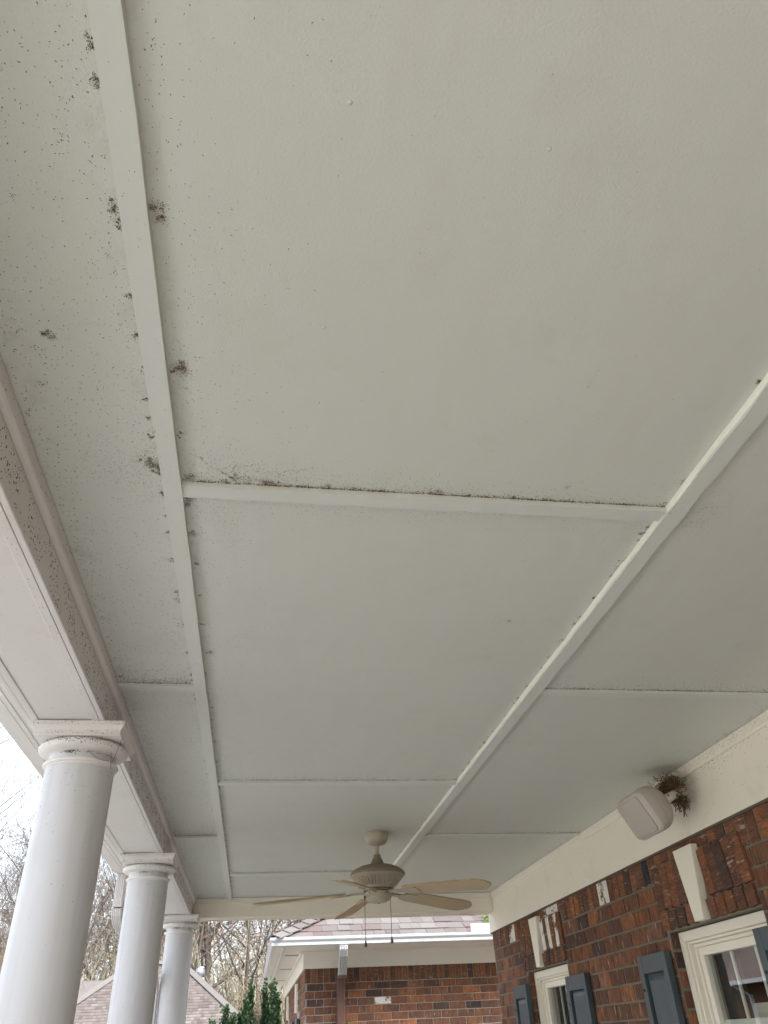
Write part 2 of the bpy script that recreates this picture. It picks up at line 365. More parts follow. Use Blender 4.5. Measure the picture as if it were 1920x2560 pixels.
# porch downspout
ds = empty('porch_downspout', (-1.0, 6.18, 1.08), 'cream corrugated downspout dropping from the porch eave behind the middle column', 'downspout')
def corr(path, wd, dp, ax, n=6, amp=.006):
    # ribbed rectangular pipe swept along a path; ax = sideways direction, front = first normal
    mb = MB(); ax = Vector(ax); pr = []
    m = n*4
    for i in range(m+1): pr.append((-wd/2+wd*i/m, -dp/2 - (amp if (i % 4) in (1, 2) else 0)))
    for i in range(m+1): pr.append((wd/2-wd*i/m, dp/2 + (amp if (i % 4) in (1, 2) else 0)))
    k = len(pr); path = [Vector(p) for p in path]
    for i, p in enumerate(path):
        d = (path[min(i+1, len(path)-1)] - path[max(i-1, 0)]).normalized(); nn = ax.cross(d).normalized()
        for a, b in pr: mb.v.append(tuple(p + ax*a + nn*b))
    for i in range(len(path)-1):
        for j in range(k): j2 = (j+1) % k; mb.face([i*k+j, i*k+j2, (i+1)*k+j2, (i+1)*k+j])
    mb.face(list(range(k))[::-1]); mb.face([(len(path)-1)*k+j for j in range(k)])
    return mb
put('outlet_pipe', corr([(-.982, 6.18, 1.079), (-.982, 6.18, .865)], .06, .085, (1, 0, 0), 5, .004), M_beam, ds)
el = [(-.982, 6.18, .865), (-.98, 6.19, .83), (-.97, 6.22, .795), (-.945, 6.29, .75)]
put('elbow', corr(el, .066, .09, (1, 0, 0), 5, .004), M_beam, ds)
put('sloped_pipe', corr([(-.945, 6.29, .75), (-.80, 7.28, .52)], .06, .08, (.98, -.14, 0), 5, .004), M_beam, ds)
put('lower_pipe', corr([(-.80, 7.30, .53), (-.79, 7.36, .43), (-.79, 7.36, -1.6)], .06, .08, (1, 0, 0), 5, .004), M_beam, ds)

# ------------------------------------------------------------------ columns
def column(y, label):
    c = empty('porch_column', (-.640, y, -1.62), label, 'column', 'round columns along the porch edge')
    X = -.638
    sh = [(.1175, -1.50)] + [(.117 - .0035*max(0, (t-.3)/.7)**1.3, -1.50 + 2.318*t) for t in np.linspace(0, 1, 24)]
    put('shaft', MB().lathe(sh, (X, y, 0), 48), M_col, c, auto=40)
    put('base', MB().lathe([(.165, -1.58), (.172, -1.565), (.172, -1.55), (.165, -1.535), (.14, -1.53), (.135, -1.51), (.128, -1.50)], (X, y, 0), 40).box(X-.175, X+.175, y-.175, y+.175, -1.62, -1.58), M_col, c, auto=40)
    ring = [(.1135, .8175), (.1165, .819), (.1165, .823)] + [(.1185+.0068*math.sin(a), .8305 - .0068*math.cos(a)) for a in np.linspace(0, math.pi, 9)] + [(.1125, .8385), (.110, .842)]
    put('astragal', MB().lathe(ring, (X, y, 0), 48, cap=False), M_beam, c, auto=60)
    nk = [(.110, .8415), (.1092, .852), (.1100, .860), (.113, .864)]
    put('necking', MB().lathe(nk, (X, y, 0), 48, cap=False), M_col, c, smooth=True)
    ech = [(.113, .8635)] + [(.112+.0385*math.sin(a), .8835 - .0195*math.cos(a)) for a in np.linspace(.05, 2.6, 14)] + [(.13, .9005)]
    put('echinus', MB().lathe(ech, (X, y, 0), 48), M_beam, c, auto=60)
    ab = [(.142, .9008), (.142, .9045), (.1405, .9055), (.139, .914), (.141, .922), (.147, .931), (.151, .9345), (.151, .9495)]
    mb = MB(); b = 0
    for h_, z in ab: mb.v += [(X-h_, y-h_, z), (X+h_, y-h_, z), (X+h_, y+h_, z), (X-h_, y+h_, z)]
    for i in range(len(ab)-1):
        for k in range(4): mb.face([4*i+k, 4*i+(k+1) % 4, 4*i+4+(k+1) % 4, 4*i+4+k])
    mb.face([3, 2, 1, 0]); n4 = 4*(len(ab)-1); mb.face([n4, n4+1, n4+2, n4+3])
    put('abacus', mb, M_beam, c)
    return c
column(2.79, 'nearest and largest round white column, rising along the left edge of the porch')
column(4.95, 'middle round white column with the corrugated downspout behind its left side')
column(7.39, 'farthest round white column, standing under the corner where the two beams meet')

# ------------------------------------------------------------------ bricks
def brick_mesh(Lx, Dy, Hz, seed, tagn):
    bm = bmesh.new(); bmesh.ops.create_cube(bm, size=1)
    rr = random.Random(seed)
    for v in bm.verts:
        v.co.x *= Lx; v.co.y *= Dy; v.co.z *= Hz
        v.co += Vector((rr.uniform(-.0016, .0016), rr.uniform(-.001, .001), rr.uniform(-.0014, .0014)))
    bmesh.ops.bevel(bm, geom=list(bm.edges), offset=.0028, segments=1, affect='EDGES')
    m = bpy.data.meshes.new(tagn); bm.to_mesh(m); bm.free(); return m
BM = {}
for k, (l, h_) in {'house': (.191, .0755), 'wing': (.198, .0715)}.items():
    BM[k] = []
    for i in range(6):
        a = brick_mesh(l, .05, h_, i*7+len(k), 'brick'); a.materials.append(M_brickw if i == 5 else M_brick); BM[k].append(a)
def sub_holes(a, b, holes):
    segs = [(a, b)]
    for h0, h1 in holes:
        out = []
        for s0, s1 in segs:
            if h1 <= s0 or h0 >= s1: out.append((s0, s1)); continue
            if s0 < h0: out.append((s0, h0))
            if s1 > h1: out.append((h1, s1))
        segs = out
    return segs
class Bricks:
    """Bricks of one wall: those in view are separate objects, the rest one joined mesh."""
    def __init__(s, parent, kind, rotz, plane, axis, Lb, Hb):
        s.p, s.k, s.rz, s.pl, s.ax, s.Lb, s.Hb = parent, kind, rotz, plane, axis, Lb, Hb; s.rest = MB(); s.n = 0
    def add(s, u, z, lu, lz, seen, soldier=False, tilt=0.0, white=None, out=0.0, name='brick'):
        r = random.random(); prud = random.uniform(-.002, .002) + out
        i = 5 if (white if white is not None else r < .012) else random.randrange(5)
        d = s.pl - prud + .025
        loc = (d, u, z) if s.ax == 'y' else (u, d, z)
        rz = s.rz
        if seen:
            o = link(name, BM[s.k][i], None, s.p, loc)
            if soldier:
                o.scale = (lz/s.Lb, 1, lu/s.Hb)
                o.rotation_euler = (Matrix.Rotation(rz, 3, 'Z') @ Matrix.Rotation(tilt, 3, 'Y') @ Matrix.Rotation(R(90), 3, 'Y')).to_euler()
            else:
                o.scale = (lu/s.Lb, 1, lz/s.Hb)
                o.rotation_euler = (random.uniform(-.006, .006), random.uniform(-.006, .006), rz + random.uniform(-.008, .008))
            s.n += 1
        else:
            s.rest.cur = random.random()
            M = Matrix.Translation(loc) @ Matrix.Rotation(rz, 4, 'Z')
            s.rest.box(-lu/2, lu/2, -.025, .025, -lz/2, lz/2, M)
    def field(s, u0, u1, z0, z1, pitch, Lp, holes, seen, off=0.0):
        nrow = int(round((z1-z0)/pitch)); j = .0105
        for q in range(nrow):
            zc = z1 - (q+.5)*pitch
            u = u0 - Lp + ((q % 2)*.5 + off)*Lp + random.uniform(-.006, .006)
            while u < u1:
                a, b = max(u, u0), min(u+Lp, u1); u += Lp
                if b-a < .03: continue
                hs = [(h0, h1) for h0, h1, hz0, hz1 in holes if hz0 < zc < hz1]
                for c0, c1 in sub_holes(a, b, hs):
                    if c1-c0 < .035: continue
                    uc = (c0+c1)/2; s.add(uc, zc, c1-c0-j, pitch-j, seen(uc, zc))
    def done(s):
        if s.rest.v:
            o = put('brick', s.rest, M_brick, s.p); tag(o, kind='stuff')

# house wall -----------------------------------------------------------
XW = 2.145; PB = .0855; LP = .2005
W = [(3.35, 4.24), (5.83, 6.735)]
ZT = .418
wall = empty('house_wall', (2.2, 4.5, -1.62), 'red brown brick house wall with two shuttered windows on the right', 'wall')
core = MB()
ysplit = [-3, W[0][0], W[0][1], W[1][0], W[1][1], 7.645]
for i in range(0, 5, 2): core.box(XW+.0045, XW+.20, ysplit[i], ysplit[i+1], -1.62, 1.1)
for a, b in W: core.box(XW+.0045, XW+.20, a, b, ZT+.012, 1.1); core.box(XW+.0045, XW+.20, a, b, -1.62, -.95)
core.box(XW+.2, 8, 7.45, 7.645, -1.62, 1.2).box(XW+.2, 8, -3, -2.8, -1.62, 1.2)  # unseen return walls, added to block light behind the brick face
put('mortar', core, M_mortar2, wall)
B = Bricks(wall, 'house', R(-90), XW, 'y', .191, .0755)
seen = lambda u, z: 2.95 < u < 7.7 and z > -.02
arch = [(a-.03, b+.03) for a, b in W]; arch[1] = (5.80, 6.80); arch[0] = (3.345, 4.262)
holes = []
for (a, b), (c, d) in zip(W, arch): holes += [(a, b, -.95, ZT+.001), (c, d, ZT-.002, .75)]
B.field(-2.95, 7.64, .65-PB*26, .65, PB, LP, holes, seen, .2)
# soldier course under the frieze
u = 7.64-.0425
while u > -2.9:
    ar = any(c < u < d for c, d in arch)
    wh = True if (abs(u-6.02) < .14 and random.random() < .9) or abs(u-4.98) < .1 or abs(u-7.05) < .05 else (random.random() < .04)
    z0 = .733 if ar else .657
    B.add(u, (z0+.845)/2, .0765, .845-z0, seen(u, .7), True, white=wh, name='soldier_brick')
    u -= .0853
# jack arches with two tiers, fanning from the keystone
for wi, (c, d) in enumerate(arch):
    kc = 3.835 if wi == 0 else 6.352
    n = 12 if wi else 11
    for side in (-1, 1):
        e = d if side > 0 else c
        span = abs(e-kc); m = int(round((span-.075)/.0795)); st = (span-.075)/m
        for i in range(m):
            t = (i+.5)/m; uu = kc + side*(.075 + st*(i+.5)); tl = side*.10*(1-.25*t)
            sh = side*.028*(1-t)   # keystone flare pushes the tops outwards
            for z0, z1, nm in ((.424, .508, 'arch_brick'), (.518, .722, 'arch_brick')):
                zc = (z0+z1)/2; B.add(uu + sh*((zc-.42)/.3*2-.6), zc, st-.0085, z1-z0, True, True, tilt=tl, out=.014, name=nm,
                                      white=(wi == 1 and side < 0 and i in (0, 2, 4) and z1 > .6))
    fl = MB(); K = [(kc-.043, .424), (kc+.045, .424), (kc+.098, .752), (kc-.098, .752)]
    fl.prism([(XW-.034, y, z) for y, z in K], (.05, 0, 0))
    put('keystone', fl, M_trim, wall, bevel=.003)
    put('lintel', MB().box(XW+.004, XW+.09, W[wi][0]-.03, W[wi][1]+.03, ZT-.001, ZT+.009), nmat('rusty_lintel' if wi else 'grey_lintel', (.17, .15, .11), (.24, .21, .16), 9), wall)
# jamb return bricks
for a, b in W:
    for q in range(16):
        zc = ZT - (q+.5)*PB
        for yy in (a-.024, b+.024):
            o = link('jamb_brick', BM['house'][random.randrange(5)], None, wall, (XW+.052, yy, zc)); o.scale = (.48 if q % 2 else .46, 1, .985)
            o.rotation_euler = (0, 0, 0 if yy > b else R(180))
B.done()
# frieze and crown
put('frieze_board', MB().box(2.130, 2.152, -3, 7.66, .792, 1.0985), M_trim, wall, bevel=.003)
put('ceiling_moulding', MB().prism([(2.1295, -3, 1.0985), (2.1295, -3, 1.05), (2.119, -3, 1.05), (2.112, -3, 1.058), (2.112, -3, 1.0985)], (0, YE+2.98, 0)), M_trim, wall, bevel=.002)
put('shadow_gap_strip', MB().box(2.132, 2.150, -3, 7.655, .782, .7915), nmat('shadow_strip', (.10, .085, .07), (.16, .13, .11)), wall)  # dark strip coloured as the shadowed gap under the frieze
put('frieze_end', MB().box(2.1525, 2.4, 7.646, 7.664, .792, 1.0985), M_trim, wall)

# windows ---------------------------------------------------------------
def window(a, b, label):
    z1, z0 = ZT-.006, -.92
    wn = empty('window', (2.22, (a+b)/2, z0), label, None); wn.parent = wall; wn.location = Vector((2.22, (a+b)/2, z0)) - wloc(wall)
    a, b = a+.006, b-.006
    def fr(x0, x1, ins, wd, nm, bv=.004):
        A, B_, T, Bo = a+ins, b-ins, z1-ins, z0+ins
        mb = MB()
        # mitred picture frame: four prisms
        o = [(A, Bo), (B_, Bo), (B_, T), (A, T)]; i = [(A+wd, Bo+wd), (B_-wd, Bo+wd), (B_-wd, T-wd), (A+wd, T-wd)]
        for k in range(4):
            k2 = (k+1) % 4
            mb.prism([(x0, *o[k]), (x0, *o[k2]), (x0, *i[k2]), (x0, *i[k])], (x1-x0, 0, 0))
        return put(nm, mb, M_trim, wn, bevel=bv)
    fr(2.192, 2.28, 0, .046, 'casing'); fr(2.206, 2.283, .0465, .012, 'brick_mould'); fr(2.230, 2.286, .059, .016, 'stop')
    fr(2.243, 2.290, .0755, .038, 'sash')
    put('pane', MB().box(2.266, 2.270, a+.112, b-.112, z0+.112, z1-.112), M_glass, wn)
    w0, w1 = a+.112, b-.112
    mb = MB()
    put('meeting_rail', MB().box(2.2715, 2.292, w0, w1, -.005, .028), M_trim, wn, bevel=.002)
    k = 3 if w1 < 5 else 3
    for t_ in (1/3, 2/3):
        y = w0 + (w1-w0)*t_
        put('muntin', MB().box(2.2705, 2.279, y-.0095, y+.0095, .0285, z1-.1), M_trim, wn)
        put('muntin', MB().box(2.2705, 2.279, y-.0095, y+.0095, z0+.1, -.0055), M_trim, wn)
    for k in range(3):
        put('drape', MB().prism([(2.31+.012*math.sin(i*1.9), w1-.16+.02*i+.0, z0) for i in range(10)] + [(2.335, w1+.03, z0), (2.335, w1-.17, z0)], (0, 0, z1-z0)), M_drape, wn) if k == 0 else None
    put('window_shade', MB().box(2.345, 2.349, w0-.02, w1+.02, z0, .085), M_shade, wn)
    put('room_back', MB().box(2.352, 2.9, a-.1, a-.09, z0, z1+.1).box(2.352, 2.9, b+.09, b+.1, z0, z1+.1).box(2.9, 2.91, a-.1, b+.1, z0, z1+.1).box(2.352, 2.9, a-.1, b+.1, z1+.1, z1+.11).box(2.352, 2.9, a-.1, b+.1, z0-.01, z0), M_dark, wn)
    return wn
window(*W[0], 'nearer double hung window at the right edge'); window(*W[1], 'farther double hung window')
def shutter(y0, y1, ztop, knob=None, lab=None):
    sh = empty('shutter', (2.12, (y0+y1)/2, -1.0), lab); sh.parent = wall; sh.location = Vector((2.12, (y0+y1)/2, -1.0)) - wloc(wall)
    xa, xb = 2.104, 2.140; z0 = -.98; s = .048
    for c0, c1 in ((y0, y0+s), (y1-s, y1)): put('stile', MB().box(xa, xb, c0, c1, z0, ztop), M_shut, sh, bevel=.0025)
    put('top_rail', MB().box(xa+.001, xb-.001, y0+s+.001, y1-s-.001, ztop-.085, ztop-.0005), M_shut, sh, bevel=.002)
    put('middle_rail', MB().box(xa+.001, xb-.001, y0+s+.001, y1-s-.001, -.42, -.34), M_shut, sh, bevel=.002)
    put('bottom_rail', MB().box(xa+.001, xb-.001, y0+s+.001, y1-s-.001, z0, z0+.09), M_shut, sh, bevel=.002)
    for p0, p1 in ((-.339, ztop-.086), (z0+.091, -.421)):
        A, Bq = y0+s+.001, y1-s-.001; mb = MB(); i = .034
        X0, X1 = xa+.022, xa+.010
        o = [(X0, A, p0), (X0, Bq, p0), (X0, Bq, p1), (X0, A, p1)]; n = [(X1, A+i, p0+i), (X1, Bq-i, p0+i), (X1, Bq-i, p1-i), (X1, A+i, p1-i)]
        c = [(xb-.004, A, p0), (xb-.004, Bq, p0), (xb-.004, Bq, p1), (xb-.004, A, p1)]
        mb.v += o+n+c
        for k in range(4):
            k2 = (k+1) % 4; mb.face([k, 4+k, 4+k2, k2]); mb.face([8+k, k, k2, 8+k2])
        mb.face([4, 7, 6, 5]); mb.face([8, 9, 10, 11])
        put('raised_panel', mb, M_shut, sh)
    for zz in (ztop-.16, -.6):
        put('screw', MB().lathe([(.007, 0), (.007, .004), (.004, .007)], (xa, y1-.018 if knob != 'r' else y0+.02, zz), 10, Matrix.Rotation(R(-90), 3, 'Y')), M_black, sh)
shutter(4.262, 4.60, .338); shutter(3.065, 3.403, .338)
shutter(5.435, 5.80, .324); shutter(6.715, 7.065, .336)

# ------------------------------------------------------------------ wing building
wing = empty('brick_wing', (3, 11, -1.95), 'brick wing of the house with white gutter and hip roof beyond the porch end', 'building')
YWg = 10.9; XS = .618
fw_ = empty('front_wall', (2, YWg, -1.95)); fw_.parent = wing; fw_.location = Vector((2, YWg, -1.95)) - wloc(wing)
put('mortar', MB().box(XS+.008, 8, YWg+.008, YWg+.2, -1.95, 1.0), M_mortar, fw_)
B = Bricks(fw_, 'wing', 0, YWg, 'x', .198, .0715)
PW = .0805; LW = .2085
sv_ = lambda u, z: u < 3.25 and z > .15
zs = .638
B.field(XS, 7.9, zs-PW*32, zs, PW, LW, [], sv_, .1)
u = XS+.036
while u < 7.9:
    B.add(u, .735, .0665, .182, sv_(u, .7), True, name='soldier_brick'); u += .0765
B.done()
sw = empty('side_wall', (XS, 14, -1.95)); sw.parent = wing; sw.location = Vector((XS, 14, -1.95)) - wloc(wing)
put('mortar', MB().box(XS+.008, XS+.2, YWg+.2, 17.6, -1.95, 1.0), M_mortar, sw)
B = Bricks(sw, 'wing', R(-90), XS, 'y', .198, .0715)
SWN = [(11.75, 12.75+.35), (14.95, 16.2)]
hs = [(a+.25, b-.25, -1.2, .36) for a, b in SWN] + [(12.57, 12.86, .36, .8), (15.6, 15.95, .36, .8)]
B.field(YWg+.01, 17.6, zs-PW*30, zs, PW, LW, hs, lambda u, z: u < 12.6 and z > .15, .35)
u = YWg+.045
while u < 17.5:
    B.add(u, .735, .0665, .182, u < 12.6, True, name='soldier_brick'); u += .0765
B.done()
for k0 in (12.72, 15.78):
    put('keystone', MB().prism([(XS-.03, k0-.06, .40), (XS-.03, k0+.05, .40), (XS-.03, k0+.12, .745), (XS-.03, k0-.13, .745)], (.05, 0, 0)), M_trim, sw)
    wn = put('window', MB().box(XS+.06, XS+.1, k0-.5, k0+.5, -1.15, .36), M_trim, sw)
    put('pane', MB().box(XS+.05, XS+.06, k0-.42, k0+.42, -1.05, .28), mat('dark_pane', (.03, .035, .04), .05), wn)
    for s_ in (-1, 1):
        y0 = k0 + s_*.70 - .18
        put('shutter', MB().box(XS-.045, XS-.008, y0, y0+.36, -1.15, .315).box(XS-.052, XS-.045, y0+.05, y0+.31, -1.05, .24), M_shut, sw, bevel=.004)
# frieze, soffit, gutter
put('frieze_board', MB().box(XS-.022, 8, YWg-.022, YWg+.006, .795, .983), M_soffit, wing, bevel=.003)
put('side_frieze_board', MB().box(XS-.022, XS+.006, YWg+.0065, 17.6, .795, .983), M_soffit, wing, bevel=.003)
XG, YG = .165, 10.20
put('soffit', MB().prism([(XG+.07, YG+.075, .983), (8, YG+.075, .983), (8, YWg+.1, .983), (XS+.1, YWg+.1, .983), (XS+.1, 18.2, .983), (XG+.07, 18.2, .983)], (0, 0, .012)), M_soffit, wing)
put('soffit_trim', MB().box(XG+.158, XG+.176, YG+.12, 18.2, .974, .9825), M_soffit, wing)
put('frieze_moulding', MB().box(XS-.06, XS-.0225, YWg+.0, 17.6, .958, .9825).box(XS-.06, 8, YWg-.045, YWg-.0225, .962, .9825), M_soffit, wing, bevel=.004)
for yv in (11.25, 13.3, 15.6):
    v_ = MB()
    for k in range(12): v_.box(XG+.215+k*.0155, XG+.224+k*.0155, yv, yv+.13, .9795, .9825)
    put('soffit_vent', v_, nmat('vent_grey', (.20, .18, .15), (.3, .27, .24)), wing)
prof = [(.085, .995), (.085, .985), (.03, .985), (.02, .990), (.018, 1.02), (.0, 1.045), (-.003, 1.065), (-.003, 1.073), (.004, 1.073), (.006, 1.05), (.026, 1.022), (.030, .995)]
gm = MB(); n = len(prof); n0 = len(gm.v)
for d_, z in prof: gm.v.append((8, YG+d_, z))
for d_, z in prof: gm.v.append((XG+d_, YG+d_, z))
for d_, z in prof: gm.v.append((XG+d_, 18.2, z))
for s_ in (0, 1):
    for i in range(n): j = (i+1) % n; gm.face([s_*n+i, s_*n+j, (s_+1)*n+j, (s_+1)*n+i])
gm.face(list(range(n))); gm.face([2*n+i for i in range(n)][::-1])
put('gutter', gm, M_alum, wing)
put('fascia_board', MB().box(XG+.0855, 8, YG+.0855, YG+.105, .9835, 1.06).box(XG+.0855, XG+.105, YG+.106, 18.2, .9835, 1.06), M_soffit, wing)
put('splash_guard', MB().prism([(2.60, YG-.002, 1.06), (3.2, YG-.002, 1.06), (3.2, YG-.002, 1.165), (2.606, YG-.002, 1.165), (2.60, YG-.002, 1.159)], (0, .003, 0)), M_alum, wing)
# roof surfaces
SL = .5; z0r = 1.062; yr = YG+.05; xr = XG+.05
def rz(t): return z0r + SL*t
rm = MB()
rm.poly([(xr, yr, z0r), (8, yr, z0r), (8, yr+3.8, rz(3.8)), (xr+3.8, yr+3.8, rz(3.8))])
rm.poly([(xr, yr, z0r), (xr+3.8, yr+3.8, rz(3.8)), (xr+3.8, 14.5, rz(3.8)), (xr, 18.3, z0r)])
rm.poly([(xr+3.8, yr+3.8, rz(3.8)), (8, yr+3.8, rz(3.8)), (8, 14.5, rz(3.8)), (xr+3.8, 14.5, rz(3.8))])
roof = put('roof', rm, nmat('roof_felt', (.06, .055, .05), (.09, .08, .075)), wing)
def shingle(parent, u0, u1, t0, t1, lift, side=False, clip0=0, clip1=0):
    """one shingle tab on the front slope between x=u0..u1 and plan depth t0..t1"""
    mb = MB(); h0, h1 = .014+lift, .004
    P = []
    for (u, t_, h_) in ((u0, t0, h0), (u1, t0, h0), (u1-clip1, t1, h1), (u0+clip0, t1, h1)): P.append(((u, yr+t_, rz(t_)+h_)))
    Q = [(x, y, z-.008) for x, y, z in P]
    mb.v += P+Q
    mb.face([0, 1, 2, 3]); mb.face([7, 6, 5, 4])
    for k in range(4): k2 = (k+1) % 4; mb.face([k, 4+k, 4+k2, k2])
    return put('shingle', mb, M_shing, parent)
EX = .178
for row in range(8):
    t0 = row*EX - .03; u = xr + t0 + .12
    rest = MB() if row > 4 else None
    while u < (3.3 if row <= 4 else 6):
        wd = random.uniform(.12, .24)
        if row <= 4: shingle(roof, u+.001, u+wd-.002, t0, t0+EX+.02, random.choice((0, 0, .006)))
        else:
            rest.cur = random.random(); h0 = .014
            P = [(u+.001, yr+t0, rz(t0)+h0), (u+wd-.002, yr+t0, rz(t0)+h0), (u+wd-.002, yr+t0+EX, rz(t0+EX)+.004), (u+.001, yr+t0+EX, rz(t0+EX)+.004)]
            b = len(rest.v); rest.v += P + [(x, y, z-.008) for x, y, z in P]; rest.face([b, b+1, b+2, b+3])
            rest.face([b, b+4, b+5, b+1])
        u += wd
    if rest: tag(put('shingle', rest, M_shing, roof), kind='stuff')
mbs = MB()
for row in range(9):     # side slope, faces the yard
    t0 = row*EX-.03; y = yr+t0+.12
    while y < 17.5:
        wd = random.uniform(.15, .3); mbs.cur = random.random()
        P = [(xr+t0, y+.001, rz(t0)+.014), (xr+t0, y+wd-.002, rz(t0)+.014), (xr+t0+EX, y+wd-.002, rz(t0+EX)+.004), (xr+t0+EX, y+.001, rz(t0+EX)+.004)]
        b = len(mbs.v); mbs.v += P; mbs.face([b+3, b+2, b+1, b]); y += wd
tag(put('shingle', mbs, M_shing, roof), kind='stuff')
for k in range(12):       # hip caps
    s0 = k*.165; s1 = s0+.21; mb = MB(); wd = .125; q = wd/math.sqrt(2)
    def hp(s_, off, h_):  # along hip in plan, off sideways
        x = xr+s_*.7071-.02; y = yr+s_*.7071-.02
        return (x+off*.7071, y-off*.7071, rz(s_*.7071) + h_ - abs(off)*.7071*SL)
    for off in (-wd, 0, wd): mb.v += [hp(s0, off, .050), hp(s1, off, .034), hp(s0, off, .040), hp(s1, off, .024)]
    for o in (0, 4): mb.face([o, o+4, o+5, o+1]); mb.face([o+2, o+3, o+7, o+6]); mb.face([o, o+2, o+6, o+4])
    mb.face([0, 1, 3, 2]); mb.face([8, 10, 11, 9])
    put('hip_cap', mb, M_shing, roof)
# downspout of the wing
dw = empty('wing_downspout', (1.06, 10.3, -1.9), 'white ribbed gutter elbow above a brown downspout on the brick wing', 'downspout')
put('elbow', corr([(1.035, 10.25, .984), (1.035, 10.255, .955), (1.04, 10.30, .90), (1.05, 10.42, .83), (1.055, 10.58, .765), (1.056, 10.64, .72), (1.056, 10.645, .70)], .10, .075, (1, 0, 0), 5, .005), M_alum, dw)
put('pipe', MB().box(1.008, 1.108, 10.80, 10.875, -1.9, .76).box(1.01, 1.106, 10.60, 10.80, .66, .76), M_brown, dw, bevel=.012)
# moss in the valley
mm = MB()
for k in range(900):
    x = random.gauss(2.98, .06); t_ = random.uniform(.02, .45); y = yr+t_; z = rz(t_)+.012+random.uniform(0, .035)*math.exp(-((x-2.98)/.07)**2)
    a = random.uniform(0, 6.28); s_ = random.uniform(.006, .016)
    mm.poly([(x+s_*math.cos(a), y+s_*math.sin(a), z), (x-s_*math.sin(a), y+s_*math.cos(a), z+random.uniform(-.01, .01)), (x-s_*math.cos(a), y-s_*math.sin(a), z+.004)])
tag(put('moss', mm, M_moss), 'bright green moss on the shingles beside the white splash guard', 'moss', kind='stuff')

# ------------------------------------------------------------------ neighbouring houses
nb = empty('neighbour_house', (-3, 33, -1.95), 'neighbouring house with a mottled pinkish brown shingle hip roof seen between the columns', 'house')
xl, xrr, Yr, zr, S2 = -4.04, -2.41, 30.0, 2.47, .80
T = 3.1
put('wall', MB().box(xl-T+.5, xrr+T-.5, Yr-T+.5, Yr+T-.5, -1.95, zr-S2*T+.02), nmat('distant_brick', (.11, .06, .045), (.17, .095, .072), 9), nb)
rb = MB(); A = [(xl-T, Yr-T), (xrr+T, Yr-T), (xrr+T, Yr+T), (xl-T, Yr+T)]; ze = zr-S2*T
rb.poly([(A[0][0], A[0][1], ze), (A[1][0], A[1][1], ze), (xrr, Yr, zr), (xl, Yr, zr)]); rb.poly([(*A[1], ze), (*A[2], ze), (xrr, Yr, zr)])
rb.poly([(*A[2], ze), (*A[3], ze), (xl, Yr, zr), (xrr, Yr, zr)]); rb.poly([(*A[3], ze), (*A[0], ze), (xl, Yr, zr)]); rb.poly([(*A[3], ze-.01), (*A[2], ze-.01), (*A[1], ze-.01), (*A[0], ze-.01)])
nroof = put('roof', rb, M_soffit, nb)
M_sh2 = mat('mottled_shingle', (.4, .33, .3), .95, .2)
_r = rndval(M_sh2); L(M_sh2, ramp(M_sh2, _r, [(0, (.088, .072, .068)), (.25, (.115, .103, .098)), (.4, (.076, .061, .058)), (.6, (.125, .115, .110)), (.8, (.09, .073, .068)), (1, (.14, .132, .124))]), BS(M_sh2).inputs['Base Color'])
sh = MB(); e2 = .10
for row in range(int(T/e2)):
    t0 = T-row*e2; t1 = t0-e2
    for face in (0, 1):
        if face == 0: u, ue = xl-t0, xrr+t0
        else: u, ue = Yr-t0, Yr+t0
        while u < ue-.02:
            wd = random.choice((.07, .1, .14, .2)); b_ = min(u+wd, ue); sh.cur = random.random()
            za, zb = zr-S2*t0+.035, zr-S2*t1+.015
            if face == 0: 
                lo0, lo1 = max(u, xl-t0), b_; hi0, hi1 = max(u, xl-t1), min(b_, xrr+t1)
                if hi1 < hi0: hi0 = hi1 = min(max(u, xl-t1), xrr+t1)
                P = [(lo0, Yr-t0, za), (lo1, Yr-t0, za), (hi1, Yr-t1, zb), (hi0, Yr-t1, zb)]
            else:
                hi0, hi1 = max(u, Yr-t1), min(b_, Yr+t1)
                if hi1 < hi0: hi0 = hi1 = min(max(u, Yr-t1), Yr+t1)
                P = [(xrr+t0, u, za), (xrr+t0, b_, za), (xrr+t1, hi1, zb), (xrr+t1, hi0, zb)]
            b = len(sh.v); sh.v += P + [(x, y, z-.03) for x, y, z in P[:2]]; sh.face([b, b+1, b+2, b+3]); sh.face([b+4, b+5, b+1, b]); u = b_
tag(put('shingle', sh, M_sh2, nroof), kind='stuff')
def capline(p, q, wd, m_, par):
    p, q = Vector(p), Vector(q); d = (q-p).normalized(); s_ = d.cross(Vector((0, 0, 1))).normalized()
    mb = MB(); 
    mb.prism([tuple(p-s_*wd-Vector((0, 0, wd*.45))), tuple(p+Vector((0, 0, .05))), tuple(p+s_*wd-Vector((0, 0, wd*.45)))], q-p)
    return put('hip_cap', mb, m_, par)
M_cap = nmat('grey_cap', (.11, .105, .10), (.14, .133, .128), 3)
capline((xrr, Yr, zr+.06), (xrr+T, Yr-T, ze+.06), .14, M_cap, nroof); capline((xl, Yr, zr+.06), (xl-T, Yr-T, ze+.06), .14, M_cap, nroof); capline((xl, Yr, zr+.06), (xrr, Yr, zr+.06), .14, M_cap, nroof)
put('rear_roof', MB().prism([(-9, 31.5, 0.2), (-9, 33.6, 2.32), (-9, 35.7, .2)], (4.4, 0, 0)), nmat('grey_shingle', (.10, .095, .09), (.14, .132, .126), 12), nb)
